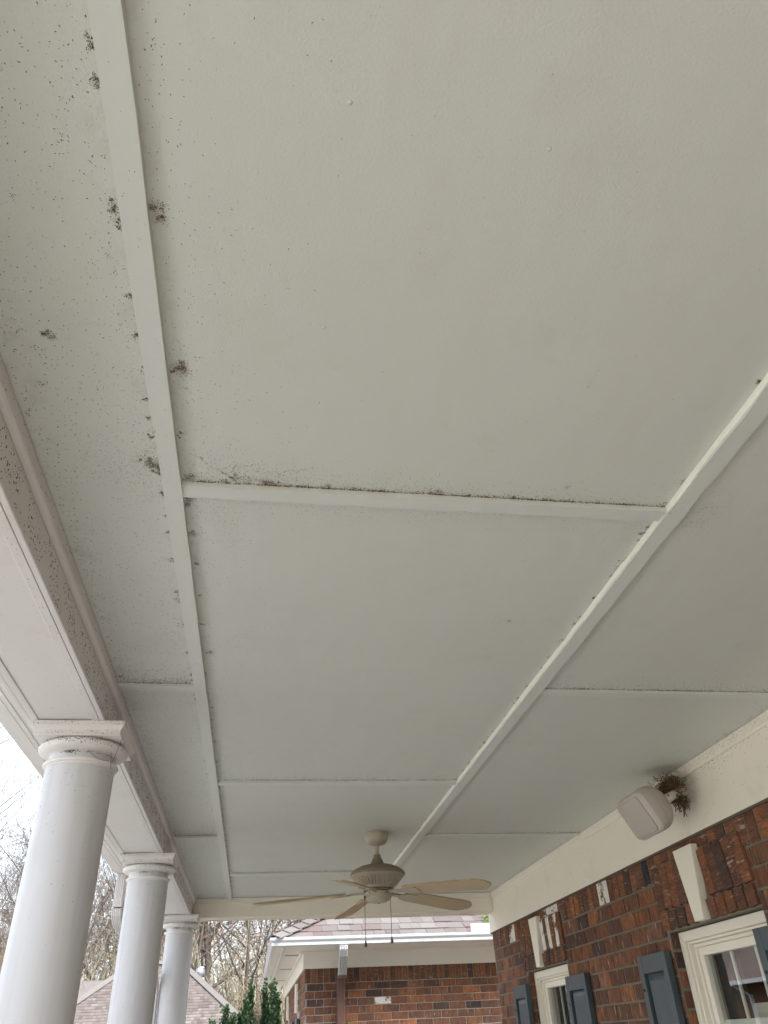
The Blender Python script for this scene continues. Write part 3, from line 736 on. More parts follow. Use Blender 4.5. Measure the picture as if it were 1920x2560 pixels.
# turbine vent
tv = empty('turbine_vent', (-1.80, 30.45, 1.7), 'round silver turbine vent on the right slope of the neighbouring roof', 'vent')
put('neck', MB().lathe([(.13, 0), (.13, .40), (.15, .42)], (-1.80, 30.45, 1.66), 20), M_alum, tv, auto=40)
M_fin = mat('dull_aluminium', (.30, .32, .36), .4); BS(M_fin).inputs['Metallic'].default_value = .5
put('inner_drum', MB().lathe([(.10, .42), (.13, .5), (.13, .6), (.08, .68)], (-1.80, 30.45, 1.66), 16), M_black, tv)
fm = MB()
for k in range(22):
    a0 = 2*math.pi*k/22; p = []
    for j in range(7):
        th = -1.15+2.3*j/6; r_ = .175*math.cos(th)+.01; z = 2.23+.165*math.sin(th); a = a0+.28*j/6
        p.append(((-1.80+r_*math.cos(a), 30.45+r_*math.sin(a), z), (-1.80+(r_-.012)*math.cos(a+.2), 30.45+(r_-.012)*math.sin(a+.2), z)))
    for j in range(6): fm.poly([p[j][0], p[j+1][0], p[j+1][1], p[j][1]])
for k in range(22): put('vane', (lambda q: q)(MB_sub := MB()), M_fin, tv) if False else None
put('vanes', fm, M_fin, tv); put('cap', MB().lathe([(.10, 2.37), (.10, 2.385), (.03, 2.40)], (-1.80, 30.45, 0), 20), M_alum, tv)
# house across the yard (reflected in the near window)
oh = empty('brick_house', (-15, 31, -1.45), 'brick house with pale gutter across the yard, mirrored in the near window', 'house')
M_db = bpy.data.materials['distant_brick']
put('wall', MB().box(-20, -12, 26, 38, -1.95, 1.15), M_db, oh)
put('roof', MB().prism([(-20.6, 25.4, 1.2), (-16, 25.4, 4.6), (-11.4, 25.4, 1.2)], (0, 13, 0)), nmat('brown_roof', (.14, .11, .10), (.22, .18, .16), 2), oh)
put('gutter', MB().box(-11.4, -11.25, 25.4, 38.4, 1.12, 1.24), M_alum, oh)
put('downspout', MB().box(-11.98, -11.88, 27.7, 27.82, -1.5, .85).prism([(-11.3, 27.7, 1.12), (-11.4, 27.7, 1.12), (-11.98, 27.7, .8), (-11.9, 27.7, .8)], (0, .1, 0)), M_alum, oh)
put('garage_door', MB().box(-11.99, -11.95, 32.2, 36.5, -1.5, .8), M_shade, oh)

# ------------------------------------------------------------------ trees
class Seg:
    def __init__(s, seed): s.r = random.Random(seed); s.s = []
    def grow(s, p, d, Ln, r, lv, mx, up=.05, wob=.16, kids=(7, 6, 5, 4, 3), start=.25):
        n = max(2, (7, 5, 4, 3, 2, 2)[lv]); rr = s.r; st = Ln/n; pts = []
        for i in range(n):
            d = (d + Vector((rr.gauss(0, wob), rr.gauss(0, wob), rr.gauss(0, wob)+up))).normalized()
            q = p + d*st; r1 = r*(1-.75*(i+1)/n) if lv else r*(1-.6*(i+1)/n)
            r0 = r*(1-.75*i/n) if lv else r*(1-.6*i/n)
            s.s.append((*p, *q, max(r0, .0042), max(r1, .0036), lv)); pts.append((p, q, d, r1, (i+1)/n)); p = q
        if lv < mx:
            for k in range(kids[lv]):
                f = start+(1-start)*(k+rr.random())/kids[lv]; i = min(n-1, int(f*n)); a, b, dd, r1, _ = pts[i]
                pos = a.lerp(b, f*n-i); o = dd.orthogonal().normalized(); o.rotate(Matrix.Rotation(rr.uniform(0, 6.28), 3, dd))
                an = rr.uniform(.45, .95); cdv = dd*math.cos(an)+o*math.sin(an)
                s.grow(pos, cdv, Ln*rr.uniform(.42, .66)*(1-.35*f if lv == 0 else 1), max(.004, r1*rr.uniform(.45, .68)), lv+1, mx, up, wob*1.15, kids, .15)
    def arr(s): return np.array(s.s)
def segs_mesh(name, S, m_, nside=3, minr=0):
    n = len(S); p, q = S[:, 0:3], S[:, 3:6]; d = q-p; d /= np.maximum(np.linalg.norm(d, axis=1, keepdims=True), 1e-6)
    ref = np.where(np.abs(d[:, 2:3]) > .9, [[1., 0, 0]], [[0, 0, 1.]]); a = np.cross(d, ref); a /= np.linalg.norm(a, axis=1, keepdims=True); b = np.cross(d, a)
    V = np.zeros((n, 2, nside, 3))
    for k in range(nside):
        t_ = 2*math.pi*k/nside; o = a*math.cos(t_)+b*math.sin(t_)
        V[:, 0, k] = p+o*S[:, 6:7]; V[:, 1, k] = q+o*S[:, 7:8]
    base = np.arange(n)[:, None]*2*nside
    F = np.stack([np.stack([base[:, 0]+k, base[:, 0]+(k+1) % nside, base[:, 0]+nside+(k+1) % nside, base[:, 0]+nside+k], 1) for k in range(nside)], 1).reshape(-1, 4)
    return raw_mesh(name, V.reshape(-1, 3), F, m_)
def raw_mesh(name, V, F, m_):
    me = bpy.data.meshes.new(name); me.vertices.add(len(V)); me.vertices.foreach_set('co', np.ascontiguousarray(V, dtype=np.float32).ravel())
    k = F.shape[1]; me.loops.add(F.size); me.loops.foreach_set('vertex_index', np.ascontiguousarray(F, dtype=np.int32).ravel())
    me.polygons.add(len(F)); me.polygons.foreach_set('loop_start', np.arange(0, F.size, k, dtype=np.int32)); me.polygons.foreach_set('loop_total', np.full(len(F), k, dtype=np.int32))
    me.update(calc_edges=True); me.materials.append(m_); return me
def leaves(P, size, name, m_, up=False):
    n = len(P); a = rng.normal(size=(n, 3)); a /= np.linalg.norm(a, axis=1, keepdims=True)
    if up: a[:, 2] = np.abs(a[:, 2])+.8; a /= np.linalg.norm(a, axis=1, keepdims=True)
    b = np.cross(a, rng.normal(size=(n, 3))); b /= np.linalg.norm(b, axis=1, keepdims=True)
    s_ = size*rng.uniform(.6, 1.3, (n, 1)); w_ = s_*.45
    V = np.stack([P-b*w_*.2, P+a*s_*.5-b*w_, P+a*s_, P+a*s_*.5+b*w_], 1).reshape(-1, 3)
    return raw_mesh(name, V, np.arange(4*n).reshape(-1, 4), m_)
protos = []
for i in range(6):
    s = Seg(100+i); s.grow(Vector((0, 0, 0)), Vector((0, 0, 1)), random.uniform(12, 15), (.17, .15, .17, .13, .12, .11)[i], 0, 4, .05, .10, (15, 6, 5, 4), .28)
    A = s.arr(); tips = A[A[:, 8] >= 3][:, 3:6]
    sel = tips[rng.random(len(tips)) < .6]; low = sel[sel[:, 2] < 11]
    protos.append((segs_mesh('trunk', A[A[:, 8] < 1.5], M_bark, 6), segs_mesh('branches', A[A[:, 8] > 1.5], M_twig, 3), leaves(low+rng.normal(size=low.shape)*.12, .12, 'leaves', M_rust), A))
def tree(i, x, y, sc_, rot, label, leafy=True, lean=0):
    o = empty('bare_tree', (x, y, gz(x, y)), label, 'tree', 'bare winter trees behind the houses'); o.rotation_euler = (lean*.3, lean, rot); o.scale = (sc_,)*3
    for me, nm, go in ((protos[i][0], 'trunk', 1), (protos[i][1], 'branches', 1), (protos[i][2], 'leaves', leafy)):
        if go:
            c = bpy.data.objects.new(nm, me); C.objects.link(c); c.parent = o
            if nm != 'trunk': c['kind'] = 'stuff'
tree(0, -1.75, 38, .95, 1.0, 'thick forking bare tree in the middle of the gap right of the far column')
tree(1, -.85, 38.5, .85, 2.2, 'bare tree just right of the thick forking tree, left of the wing gutter')
tree(2, 1.25, 37, 1.0, .5, 'bare tree whose trunk rises behind the hip of the wing roof')
tree(3, -2.9, 37, .75, 4.0, 'leaning bare tree with rusty leaves beside the far column', True, -.12)
tree(4, -4.6, 40, .8, 3.1, 'bare tree behind the neighbouring roof between the middle and far columns', False)
tree(5, -7.4, 39, .75, 5.0, 'bare tree just right of the nearest column above the neighbouring roof', False)
tree(0, -9.6, 41, .8, 2.9, 'bare tree mostly hidden behind the nearest column', False)
tree(3, -12.2, 36, .75, 1.1, 'tall bare tree at the left edge, left of the nearest column', False)
tree(2, -10.3, 29, 1.0, 3.6, 'smaller bare tree nearest the porch, its fine tips against the white sky', False, .1)
tree(1, -6.3, 43, .85, .4, 'tall slim bare tree rising over the ridge between the first two columns', False)
# far wood, one mass
parts = []
for k in range(34):
    A = protos[k % 6][3]; x = -30+44*(k*0.618034 % 1); y = 46+26*random.random(); sc_ = random.uniform(.65, .95); a = random.uniform(0, 6.28)
    Bq = A[(A[:, 8] < 3.5) | (rng.random(len(A)) < .45)].copy(); c_, s_ = math.cos(a), math.sin(a)
    for o in (0, 3):
        X = Bq[:, o]*c_-Bq[:, o+1]*s_; Y = Bq[:, o]*s_+Bq[:, o+1]*c_
        Bq[:, o] = X*sc_+x; Bq[:, o+1] = Y*sc_+y; Bq[:, o+2] = Bq[:, o+2]*sc_-1.95
    Bq[:, 6:8] = np.maximum(Bq[:, 6:8]*sc_*.8, .007); parts.append(Bq)
A = np.concatenate(parts)
o = link('far_wood', segs_mesh('far_wood', A, M_twig, 3), None); tag(o, 'far bare winter wood behind the neighbouring houses', 'wood', kind='stuff')
T_ = A[A[:, 8] >= 3][:, 3:6]; T_ = T_[(T_[:, 2] < 7.5) & (rng.random(len(T_)) < .22)]
o = link('far_leaves', leaves(T_, .14, 'far_leaves', M_rust), None); tag(o, 'withered rusty leaves clinging in the far wood', 'leaves', kind='stuff')
# tan brush under the trees
n = 9000; x = rng.uniform(-26, 9, n); y = rng.uniform(34.5, 50, n); h_ = rng.gamma(4.5, .72, n); P = []
for i in range(3):
    pass
dx, dy = rng.normal(0, .25, n)*h_, rng.normal(0, .25, n)*h_
p0 = np.stack([x, y, np.full(n, -1.95)], 1); p1 = p0+np.stack([dx*.3, dy*.3, h_*.5], 1); p2 = p0+np.stack([dx, dy, h_], 1); p3 = p2+np.stack([dx*.6+rng.normal(0, .2, n), dy*.6, h_*.12], 1)
rr_ = rng.uniform(.012, .024, n)
A = np.concatenate([np.column_stack([a, b, rr_*ra, rr_*rb_, np.zeros(n)]) for a, b, ra, rb_ in ((p0, p1, 1, .85), (p1, p2, .85, .6), (p2, p3, .6, .3))])
o = link('brush', segs_mesh('brush', A, M_tan, 3), None); tag(o, 'tangled tan winter brush at the foot of the wood', 'brush', kind='stuff')

# evergreen shrubs by the wing
def shrub(spires, label, dens=1.0):
    cx = sum(s_[0] for s_ in spires)/len(spires); cy = sum(s_[1] for s_ in spires)/len(spires)
    o = empty('evergreen_shrub', (cx, cy, -1.95), label, 'shrub', 'dark evergreen shrubs by the corner of the wing')
    P = []; tw = []
    for (sx, sy, zt, wd) in spires:
        zt = zt-.04; ns = int(270*dens)
        t_ = rng.random(ns)**.7; z = -1.85+(zt-.05+1.85)*t_; a = rng.uniform(0, 6.28, ns)
        rad = .85*wd*np.minimum(1, ((zt-z)/.6)**.9)*rng.uniform(.1, 1.0, ns); rad[:8] = 0; z[:8] = zt-.02-.018*np.arange(8)
        b0 = np.stack([sx+rad*np.cos(a)+.02*np.sin(z*5), sy+rad*np.sin(a), z], 1)
        d0 = np.stack([.10*np.cos(a), .10*np.sin(a), np.ones(ns)], 1)+rng.normal(0, .12, (ns, 3)); Ls = rng.uniform(.06, .15, ns)
        for q in range(11):
            f = (q+.5)/11; P.append(b0+d0*(Ls*f)[:, None]+rng.normal(0, .006, (ns, 3)))
        for k in range(26):
            za = random.uniform(-1.2, zt-.15); an = random.uniform(0, 6.28); tw.append((sx, sy, za, sx+.6*wd*math.cos(an), sy+.6*wd*math.sin(an), za+.22, .004, .002, 1))
        tw.append((sx, sy, -1.95, sx, sy, zt-.03, .012, .002, 0))
    c = link('leaves', leaves(np.concatenate(P), .030, 'leaves', M_ever, True), None, o); c['kind'] = 'stuff'
    c = link('stems', segs_mesh('stems', np.array(tw), M_bark, 4), None, o)
shrub([(-.40, 9.2, .22, .08), (-.28, 9.35, .35, .095), (-.20, 9.15, .27, .09), (-.09, 9.25, .41, .085), (-.035, 9.3, .53, .07), (-.14, 9.3, .29, .11)], 'dark evergreen shrub with several pointed tips, left of the pair by the wing')
shrub([(.105, 9.35, .53, .06), (.185, 9.25, .545, .065), (.24, 9.35, .44, .075), (.15, 9.3, .33, .10)], 'narrow dark evergreen shrub nearest the brick corner, two sharp tips under the eave')
n = 700; x = rng.normal(.05, .05, n); A = []
y = rng.uniform(9.5, 9.9, n); h_ = rng.uniform(1.6, 2.35, n); p0 = np.stack([x, y, np.full(n, -1.95)], 1); p1 = p0+np.stack([rng.normal(0, .06, n), rng.normal(0, .05, n), h_], 1); p2 = p1+np.stack([rng.normal(0, .07, n), rng.normal(0, .05, n), rng.uniform(-.05, .12, n)], 1)
A = np.concatenate([np.column_stack([a, b, np.full(n, .004), np.full(n, .0025), np.zeros(n)]) for a, b in ((p0, p1), (p1, p2))])
o = link('dry_grass', segs_mesh('dry_grass', A, M_tan, 3), None); tag(o, 'tuft of dry tan grass between the two evergreen shrubs', 'grass', kind='stuff')

# ------------------------------------------------------------------ ceiling fan
FX, FY = .727, 5.053
fan = empty('ceiling_fan', (FX, FY, H), 'almond ceiling fan with five pale wooden blades at the far end of the ceiling', 'fan')
put('canopy', MB().lathe([(.074, 1.0995), (.077, 1.092), (.076, 1.075), (.070, 1.055), (.056, 1.036), (.032, 1.028), (.018, 1.026)][::-1], (FX, FY, 0), 36), M_fan, fan, auto=50)
put('downrod', MB().lathe([(.0125, .935), (.0125, 1.03)], (FX, FY, 0), 16), M_fan, fan, auto=50)
put('coupling', MB().lathe([(.050, .908), (.044, .915), (.030, .948), (.024, .955), (.022, .972), (.014, .974)], (FX, FY, 0), 28), M_fandirt, fan, auto=50)
put('motor_cover', MB().lathe([(.169, .850), (.171, .856), (.166, .868), (.145, .886), (.11, .902), (.07, .912), (.03, .916)], (FX, FY, 0), 44), M_fandirt, fan, auto=50)
put('motor_housing', MB().lathe([(.07, .772), (.098, .778), (.103, .790), (.12, .812), (.150, .838), (.166, .846), (.169, .8498)], (FX, FY, 0), 44), M_fan, fan, auto=50)
for k in range(40):
    a = 2*math.pi*k/40; Mx = Matrix.Translation((FX, FY, .812)) @ Matrix.Rotation(a, 4, 'Z')
    mb = MB(); mb.v += [tuple(Mx @ Vector(p)) for p in ((.106, -.0045, -.02), (.106, .0045, -.02), (.146, .0065, .023), (.146, -.0065, .023), (.1115, -.003, -.022), (.1115, .003, -.022), (.1505, .005, .022), (.1505, -.005, .022))]
    for q in ((0, 1, 2, 3), (4, 7, 6, 5), (0, 4, 5, 1), (1, 5, 6, 2), (2, 6, 7, 3), (3, 7, 4, 0)): mb.face(list(q))
    put('housing_rib', mb, M_fan, fan)
put('flywheel', MB().lathe([(.075, .762), (.090, .764), (.092, .770), (.07, .7715)], (FX, FY, 0), 36), M_fandirt, fan, auto=50)
put('switch_housing', MB().lathe([(.02, .700), (.05, .704), (.070, .716), (.076, .728), (.083, .732), (.083, .758), (.078, .7615)], (FX, FY, 0), 40), M_fan, fan, auto=40)
put('finial', MB().lathe([(.004, .696), (.005, .700)], (FX, FY, 0), 10), M_black, fan)
for a in (1.0, 2.2, 3.9, 5.2): put('housing_screw', MB().lathe([(.004, 0), (.004, .004)], (FX+.083*math.cos(a), FY+.083*math.sin(a), .748), 8, Matrix.Rotation(a, 3, 'Z') @ Matrix.Rotation(R(90), 3, 'Y')), M_fandirt, fan)
bl = [(.20, -.050), (.26, -.062), (.40, -.068), (.58, -.073), (.67, -.075), (.722, -.066), (.752, -.042), (.768, -.008), (.766, .016), (.742, .048), (.705, .070), (.66, .075), (.58, .074), (.40, .068), (.26, .062), (.20, .050)]
blade_me = None
for k in range(5):
    th = R(30+72*k); Mx = Matrix.Translation((FX, FY, .765)) @ Matrix.Rotation(th, 4, 'Z') @ Matrix.Rotation(R(3.6), 4, 'Y') @ Matrix.Rotation(R(-13), 4, 'X')
    b_ = MB().prism([(x, y, -.004) for x, y in bl], (0, 0, .008))
    o = link('blade', blade_me or b_.mesh('blade'), M_blade, fan, (0, 0, 0)); blade_me = o.data
    o.matrix_local = Matrix.Translation(-Vector((FX, FY, H))) @ Mx
    ib = MB(); ib.box(.075, .175, -.012, .012, -.010, .001).prism([(.165, -.014, -.010), (.20, -.040, -.010), (.275, -.046, -.010), (.292, -.030, -.010), (.285, -.010, -.010), (.30, .0, -.010), (.285, .010, -.010), (.292, .030, -.010), (.275, .046, -.010), (.20, .040, -.010), (.165, .014, -.010)], (0, 0, .006))
    i_ = link('blade_iron', ib.mesh('blade_iron'), M_fan, o, None); i_.location = (0, 0, 0)
for (cx, cy, zt, zb) in ((.640, FY-.02, .733, .478), (.797, FY-.02, .757, .494)):
    c = put('pull_chain', MB().tube([(cx, cy, zt), (cx, cy, zb+.02)], .0017, 6), M_chain, fan)
    put('pull_knob', MB().lathe([(.002, .034), (.004, .028), (.009, .008), (.008, .0), (.003, -.002)][::-1], (cx, cy, zb-.01), 12), M_chain, c, auto=50)
    put('chain_socket', MB().lathe([(.005, -.012), (.006, .004)], (cx, cy, zt), 10), M_chain, c)

# ------------------------------------------------------------------ speaker and nest
spk = empty('outdoor_speaker', (2.05, 3.70, .95), 'beige outdoor speaker tilted down from the cream frieze above the windows', 'speaker')
wv_ = Vector((0, -1, 0)); vv = Vector((.071, 0, -.134)).normalized(); nn = wv_.cross(vv).normalized()
if nn.x > 0: nn = -nn
SCN = Vector((1.862, 3.715, .872))
yaw = Matrix.Rotation(R(0), 3, 'Z')
def sp(a, b, c_): return SCN + yaw @ (wv_*a + vv*b + nn*c_)
def rrect(w_, h_, r_, n=6):
    out = []
    for cx, cy, a0 in ((w_-r_, h_-r_, 0), (-w_+r_, h_-r_, 90), (-w_+r_, -h_+r_, 180), (w_-r_, -h_+r_, 270)):
        for k in range(n): a = R(a0+90*k/(n-1)); out.append((cx+r_*math.cos(a), cy+r_*math.sin(a)))
    return out
def loft(rings):
    mb = MB(); n = len(rings[0])
    for r_ in rings: mb.v += [tuple(p) for p in r_]
    for i in range(len(rings)-1):
        for k in range(n): k2 = (k+1) % n; mb.face([i*n+k, i*n+k2, (i+1)*n+k2, (i+1)*n+k])
    mb.face(list(range(n))[::-1]); mb.face([(len(rings)-1)*n+k for k in range(n)])
    return mb
rings = [[sp(a, b, c_) for a, b in rrect(w_, h_, r_)] for w_, h_, r_, c_ in ((.134, .095, .035, .001), (.143, .103, .042, -.007), (.147, .107, .05, -.03), (.145, .106, .055, -.055), (.138, .103, .06, -.08), (.122, .094, .07, -.11), (.092, .076, .065, -.14), (.05, .045, .04, -.16))]
put('cabinet', loft(rings), M_speaker, spk, auto=35)
rings = [[sp(a-.018, b, c_ + .006*(1-(a/.13)**2)) for a, b in rrect(w_, h_, .022)] for w_, h_, c_ in ((.116, .090, -.002), (.116, .090, .003), (.111, .085, .007))]
put('grille_gap', loft([[sp(a-.0165, b+.0005, c_) for a, b in rrect(.1165, .0905, .022)] for c_ in (-.001, .0012)]), M_black, spk)
put('grille', loft(rings), M_grille, spk, auto=35)
rings = [[sp(a, b, -.0560+d_) for a, b in rrect(.1462, .1072, .055)] for d_ in (0, .0018)]
put('cabinet_seam', loft(rings), M_grille, spk)
put('wall_bracket', MB().tube([tuple(sp(0, 0, -.15)), (2.04, 3.70, .962), (2.09, 3.70, .985), (2.129, 3.70, .99)], [.03, .022, .022, .034], 14), M_trim, spk, smooth=True)
nm = MB(); rr = random.Random(3)
for k in range(1500):
    t_ = rr.random(); c0 = Vector((2.075, 3.735, 1.015)) + Vector((rr.gauss(0, .024), rr.gauss(0, .036), rr.gauss(0, .026)))
    c0.x = min(c0.x, 2.124); c0.z = min(c0.z, 1.092)
    d = Vector((rr.gauss(0, 1), rr.gauss(0, 1), rr.gauss(0, .7))).normalized()*rr.uniform(.010, .030); q = c0+d; q.x = min(q.x, 2.125); q.z = min(q.z, 1.094)
    nm.tube([tuple(c0), tuple(q)], rr.uniform(.0008, .0022), 3)
for k in range(160):
    c0 = Vector((2.095, 3.70, .955)) + Vector((rr.gauss(0, .014), rr.gauss(0, .022), rr.gauss(0, .022))); c0.x = min(c0.x, 2.124)
    q = c0+Vector((rr.gauss(0, .012), rr.gauss(0, .02), -abs(rr.gauss(0, .022)))); q.x = min(q.x, 2.126); nm.tube([tuple(c0), tuple(q)], rr.uniform(.0012, .003), 3)
tag(put('bird_nest', nm, M_nest), 'ragged brown bird nest wedged between the speaker and the frieze', 'nest', kind='stuff')

# ------------------------------------------------------------------ specks and debris (thousands of tiny flecks standing on the paint)
class Flecks:
    def __init__(s): s.V = []; s.F = []
    def add(s, P, U, W_, Nn, l0=.002, l1=.006, wr=.35):
        n = len(P); a = rng.uniform(0, math.pi, n)[:, None]; d = np.cos(a)*U+np.sin(a)*W_; e = -np.sin(a)*U+np.cos(a)*W_
        l = rng.uniform(l0, l1, (n, 1))*.5; w_ = l*rng.uniform(wr*.7, wr*1.4, (n, 1))
        h_ = w_*1.2
        V = np.stack([P-d*l, P+e*w_, P+d*l, P-e*w_, P+Nn*h_], 1); b = len(s.V)*0 + sum(len(v) for v in s.V)
        s.V.append(V.reshape(-1, 3)); i = b+np.arange(n)[:, None]*5
        s.F.append(np.concatenate([i+np.array([[0, 1, 4]]), i+np.array([[1, 2, 4]]), i+np.array([[2, 3, 4]]), i+np.array([[3, 0, 4]])]))
    def out(s, name, m_, parent):
        me = raw_mesh(name, np.concatenate(s.V), np.concatenate(s.F), m_); o = link(name, me, None, parent); o['kind'] = 'stuff'; return o
UX, UY, UZ = np.array([1., 0, 0]), np.array([0, 1., 0]), np.array([0, 0, 1.])
F1 = Flecks(); F2 = Flecks()
def onceil(x, y, F=F1, **k):
    ok = (y < YE-.02) & (x > -.53) & (x < 2.10); x, y = x[ok], y[ok]
    z = np.full(len(x), H-.0003); z = np.where((x > -.2685) & (x < -.2265), H-.0192, z); z = np.where((x > .9895) & (x < 1.0375), H-.0205, z)
    F.add(np.stack([x, y, z], 1), UX, UY, -UZ, **k)
def patchy(x, y, f=9, thr=.0):
    v = np.sin(x*f*1.3+2*np.sin(y*f*.7))+np.sin(y*f*.9+1.7*np.sin(x*f*1.1+1)); return v > thr*2-rng.random(len(x))*2.2
def U(n, a, b): return rng.uniform(a, b, n)
x, y = U(5200, -.53, -.27), U(5200, .25, 7.4); k_ = patchy(x, y, 8, .15); onceil(x[k_], y[k_], l0=.0015, l1=.0045)
x, y = -.29-rng.exponential(.035, 1500), U(1500, .5, 7.3); onceil(x, y, l0=.0015, l1=.004)
x, y = -.525+rng.exponential(.04, 1600), U(1600, .8, 7.4); onceil(x, y, l0=.002, l1=.006)
x, y = -.222+rng.exponential(.075, 3200), U(3200, .4, 7.3); k_ = patchy(x, y, 9, .1); onceil(x[k_], y[k_], l0=.0015, l1=.0042)
x, y = U(300, -.266, -.23), U(300, .4, 7); onceil(x, y, l0=.001, l1=.003)
x, y = U(2600, -.22, .98), 1.447-rng.exponential(.025, 2600); k_ = rng.random(2600) < np.exp(-(x+.2)*.9); onceil(x[k_], y[k_], l0=.0012, l1=.0035)
x, y = U(1400, -.22, .98), 1.496+rng.exponential(.04, 1400); k_ = rng.random(1400) < np.exp(-(x+.2)*1.3)+.15; onceil(x[k_], y[k_], l0=.0012, l1=.0035)
x, y = U(1200, -.2, .97), U(1200, .4, 7.3); onceil(x, y, l0=.001, l1=.0028)
for yy in (3.88, 6.30): x, y = U(500, -.2, .97), yy-rng.exponential(.05, 500); onceil(x, y, l0=.002, l1=.006)
for yy in (2.65, 5.09): x, y = U(450, 1.05, 2.1), yy-rng.exponential(.05, 450); onceil(x, y, l0=.002, l1=.006)
for yy in (2.665, 5.06): x, y = U(500, -.53, -.28), yy-rng.exponential(.05, 500); onceil(x, y, l0=.002, l1=.006)
x, y = U(900, 1.045, 2.08), U(900, .6, 7.3); onceil(x, y, l0=.001, l1=.003)
x, y = 1.042+rng.exponential(.03, 500), U(500, 1.0, 7); onceil(x, y, l0=.001, l1=.0035)
x, y = .984-rng.exponential(.04, 600), U(600, 1.2, 6); onceil(x, y, l0=.001, l1=.0035)
x, y = 2.10-rng.exponential(.05, 900), U(900, 2.6, 7.4); onceil(x, y, l0=.002, l1=.006)
for cx, cy, sx, sy, n in ((1.09, 1.45, .03, .05, 130), (1.125, 1.50, .03, .04, 110), (1.07, 2.2, .015, .07, 160), (1.10, 1.78, .03, .03, 50), (.628, 1.028, .002, .02, 14), (-.12, 1.38, .05, .03, 200), (-.03, 1.40, .07, .022, 300), (.758, 2.10, .05, .02, 120), (-.40, 1.40, .05, .04, 350), (-.33, 1.45, .04, .08, 400), (-.15, 1.62, .035, .08, 250), (-.44, .75, .04, .12, 160)):
    onceil(rng.normal(cx, sx, n), rng.normal(cy, sy, n), l0=.001, l1=.003)
for cx, cy, s_, n in ((-.277, .495, .004, 60), (-.277, .546, .004, 60), (-.281, .749, .008, 110), (-.277, .777, .005, 60), (-.276, .919, .004, 70), (-.277, 1.017, .006, 60), (-.276, 1.09, .004, 30), (-.277, 1.178, .004, 50), (-.277, 1.24, .005, 40), (-.276, 1.292, .004, 60), (-.283, 1.391, .010, 200), (-.29, 1.378, .012, 90), (-.279, 1.42, .005, 80), (-.277, 1.502, .004, 60), (-.277, 1.60, .003, 30), (-.277, 1.669, .004, 40), (-.278, 1.806, .006, 60), (-.278, 1.984, .006, 70), (-.277, 2.032, .006, 60), (-.277, 2.188, .005, 50), (-.276, 2.40, .004, 40), (-.277, 2.58, .006, 60),
        (-.212, .741, .008, 160), (-.207, 1.082, .009, 260), (-.219, 1.094, .003, 40), (-.219, 1.28, .004, 60), (-.208, 1.437, .009, 140), (-.220, 1.53, .006, 120), (-.217, 1.673, .005, 70), (-.216, 1.822, .004, 50), (-.217, 2.0, .003, 30), (-.217, 2.185, .004, 40), (-.208, 2.391, .010, 80), (-.217, 2.9, .004, 40),
        (-.115, 1.438, .009, 110), (-.08, 1.44, .006, 40), (-.031, 1.437, .008, 130), (-.012, 1.434, .006, 60), (.117, 1.439, .004, 50), (.18, 1.443, .003, 30), (.244, 1.443, .004, 40), (.372, 1.439, .008, 90), (.469, 1.443, .004, 50), (.583, 1.444, .003, 40), (.80, 1.446, .003, 30), (.704, 1.386, .004, 16), (.363, 1.499, .004, 30), (.758, 2.10, .003, 30),
        (.984, .997, .003, 40), (.983, 1.437, .005, 50), (.984, 1.573, .004, 60), (.984, 1.60, .003, 30), (.984, 1.712, .005, 60), (.984, 1.793, .004, 40), (.984, 1.93, .003, 30), (.983, 2.108, .005, 40), (.983, 2.228, .004, 40), (.984, 2.46, .003, 30), (.984, 2.8, .003, 30), (.984, 3.3, .004, 40), (.984, 3.7, .004, 40), (1.043, 2.17, .006, 60), (1.05, 3.64, .008, 40),
        (-.445, 1.021, .008, 110), (-.428, .742, .003, 6), (-.341, .63, .005, 10), (-.475, 1.159, .004, 20), (-.413, 1.299, .002, 5), (-.525, 1.241, .006, 30), (-.53, 2.62, .008, 60), (-.53, 2.69, .008, 60), (.3, 3.875, .006, 40), (.65, 3.875, .005, 30), (1.6, 2.645, .004, 40), (1.75, 2.648, .004, 30), (.5, 6.29, .006, 40), (.1, 6.29, .006, 40)):
    side = -1 if abs(cx+.277) < .02 else (1 if abs(cx+.215) < .02 else 0); nb_ = 3+int(s_*500)
    bx = rng.normal(0, s_*.9, nb_); by = rng.normal(0, s_*1.3, nb_); bs = rng.uniform(.15, 1.1, nb_)*s_
    for F, q in ((F2, n*2), (F1, n//2)):
        i = rng.integers(0, nb_, q); xx = cx+bx[i]+rng.normal(0, 1, q)*bs[i]; yy = cy+by[i]+rng.normal(0, 1, q)*bs[i]
        if side: edge = -.2698 if side < 0 else -.2252; xx = edge+side*np.abs(xx-edge)
        onceil(xx, yy, F, l0=.0008, l1=.0028, wr=.5)
for (ax, c0, lo, hi, sgn, stp) in (('x', -.2698, 2.3, 7.2, -1, .13), ('x', -.2252, 2.3, 7.2, 1, .17), ('x', .985, 1.1, 6.5, -1, .16), ('x', 1.04, 1.1, 6.5, 1, .3), ('y', 3.882, -.2, .97, -1, .11), ('y', 6.299, -.2, .97, -1, .14), ('y', 2.652, 1.06, 2.1, -1, .12), ('y', 5.09, 1.06, 2.1, -1, .15), ('y', 1.448, -.2, .97, -1, .05), ('x', 2.108, 2.5, 7.3, -1, .10)):
    v = lo
    while v < hi:
        v += random.uniform(.3, 1.7)*stp; q = int(random.uniform(8, 45)); e_ = np.abs(rng.normal(0, random.uniform(.002, .007), q)); t_ = v+rng.normal(0, random.uniform(.003, .012), q)
        if ax == 'x': onceil(c0+sgn*e_, t_, F2, l0=.0012, l1=.0042, wr=.5)
        else: onceil(t_, c0+sgn*e_, F2, l0=.0012, l1=.0042, wr=.5)
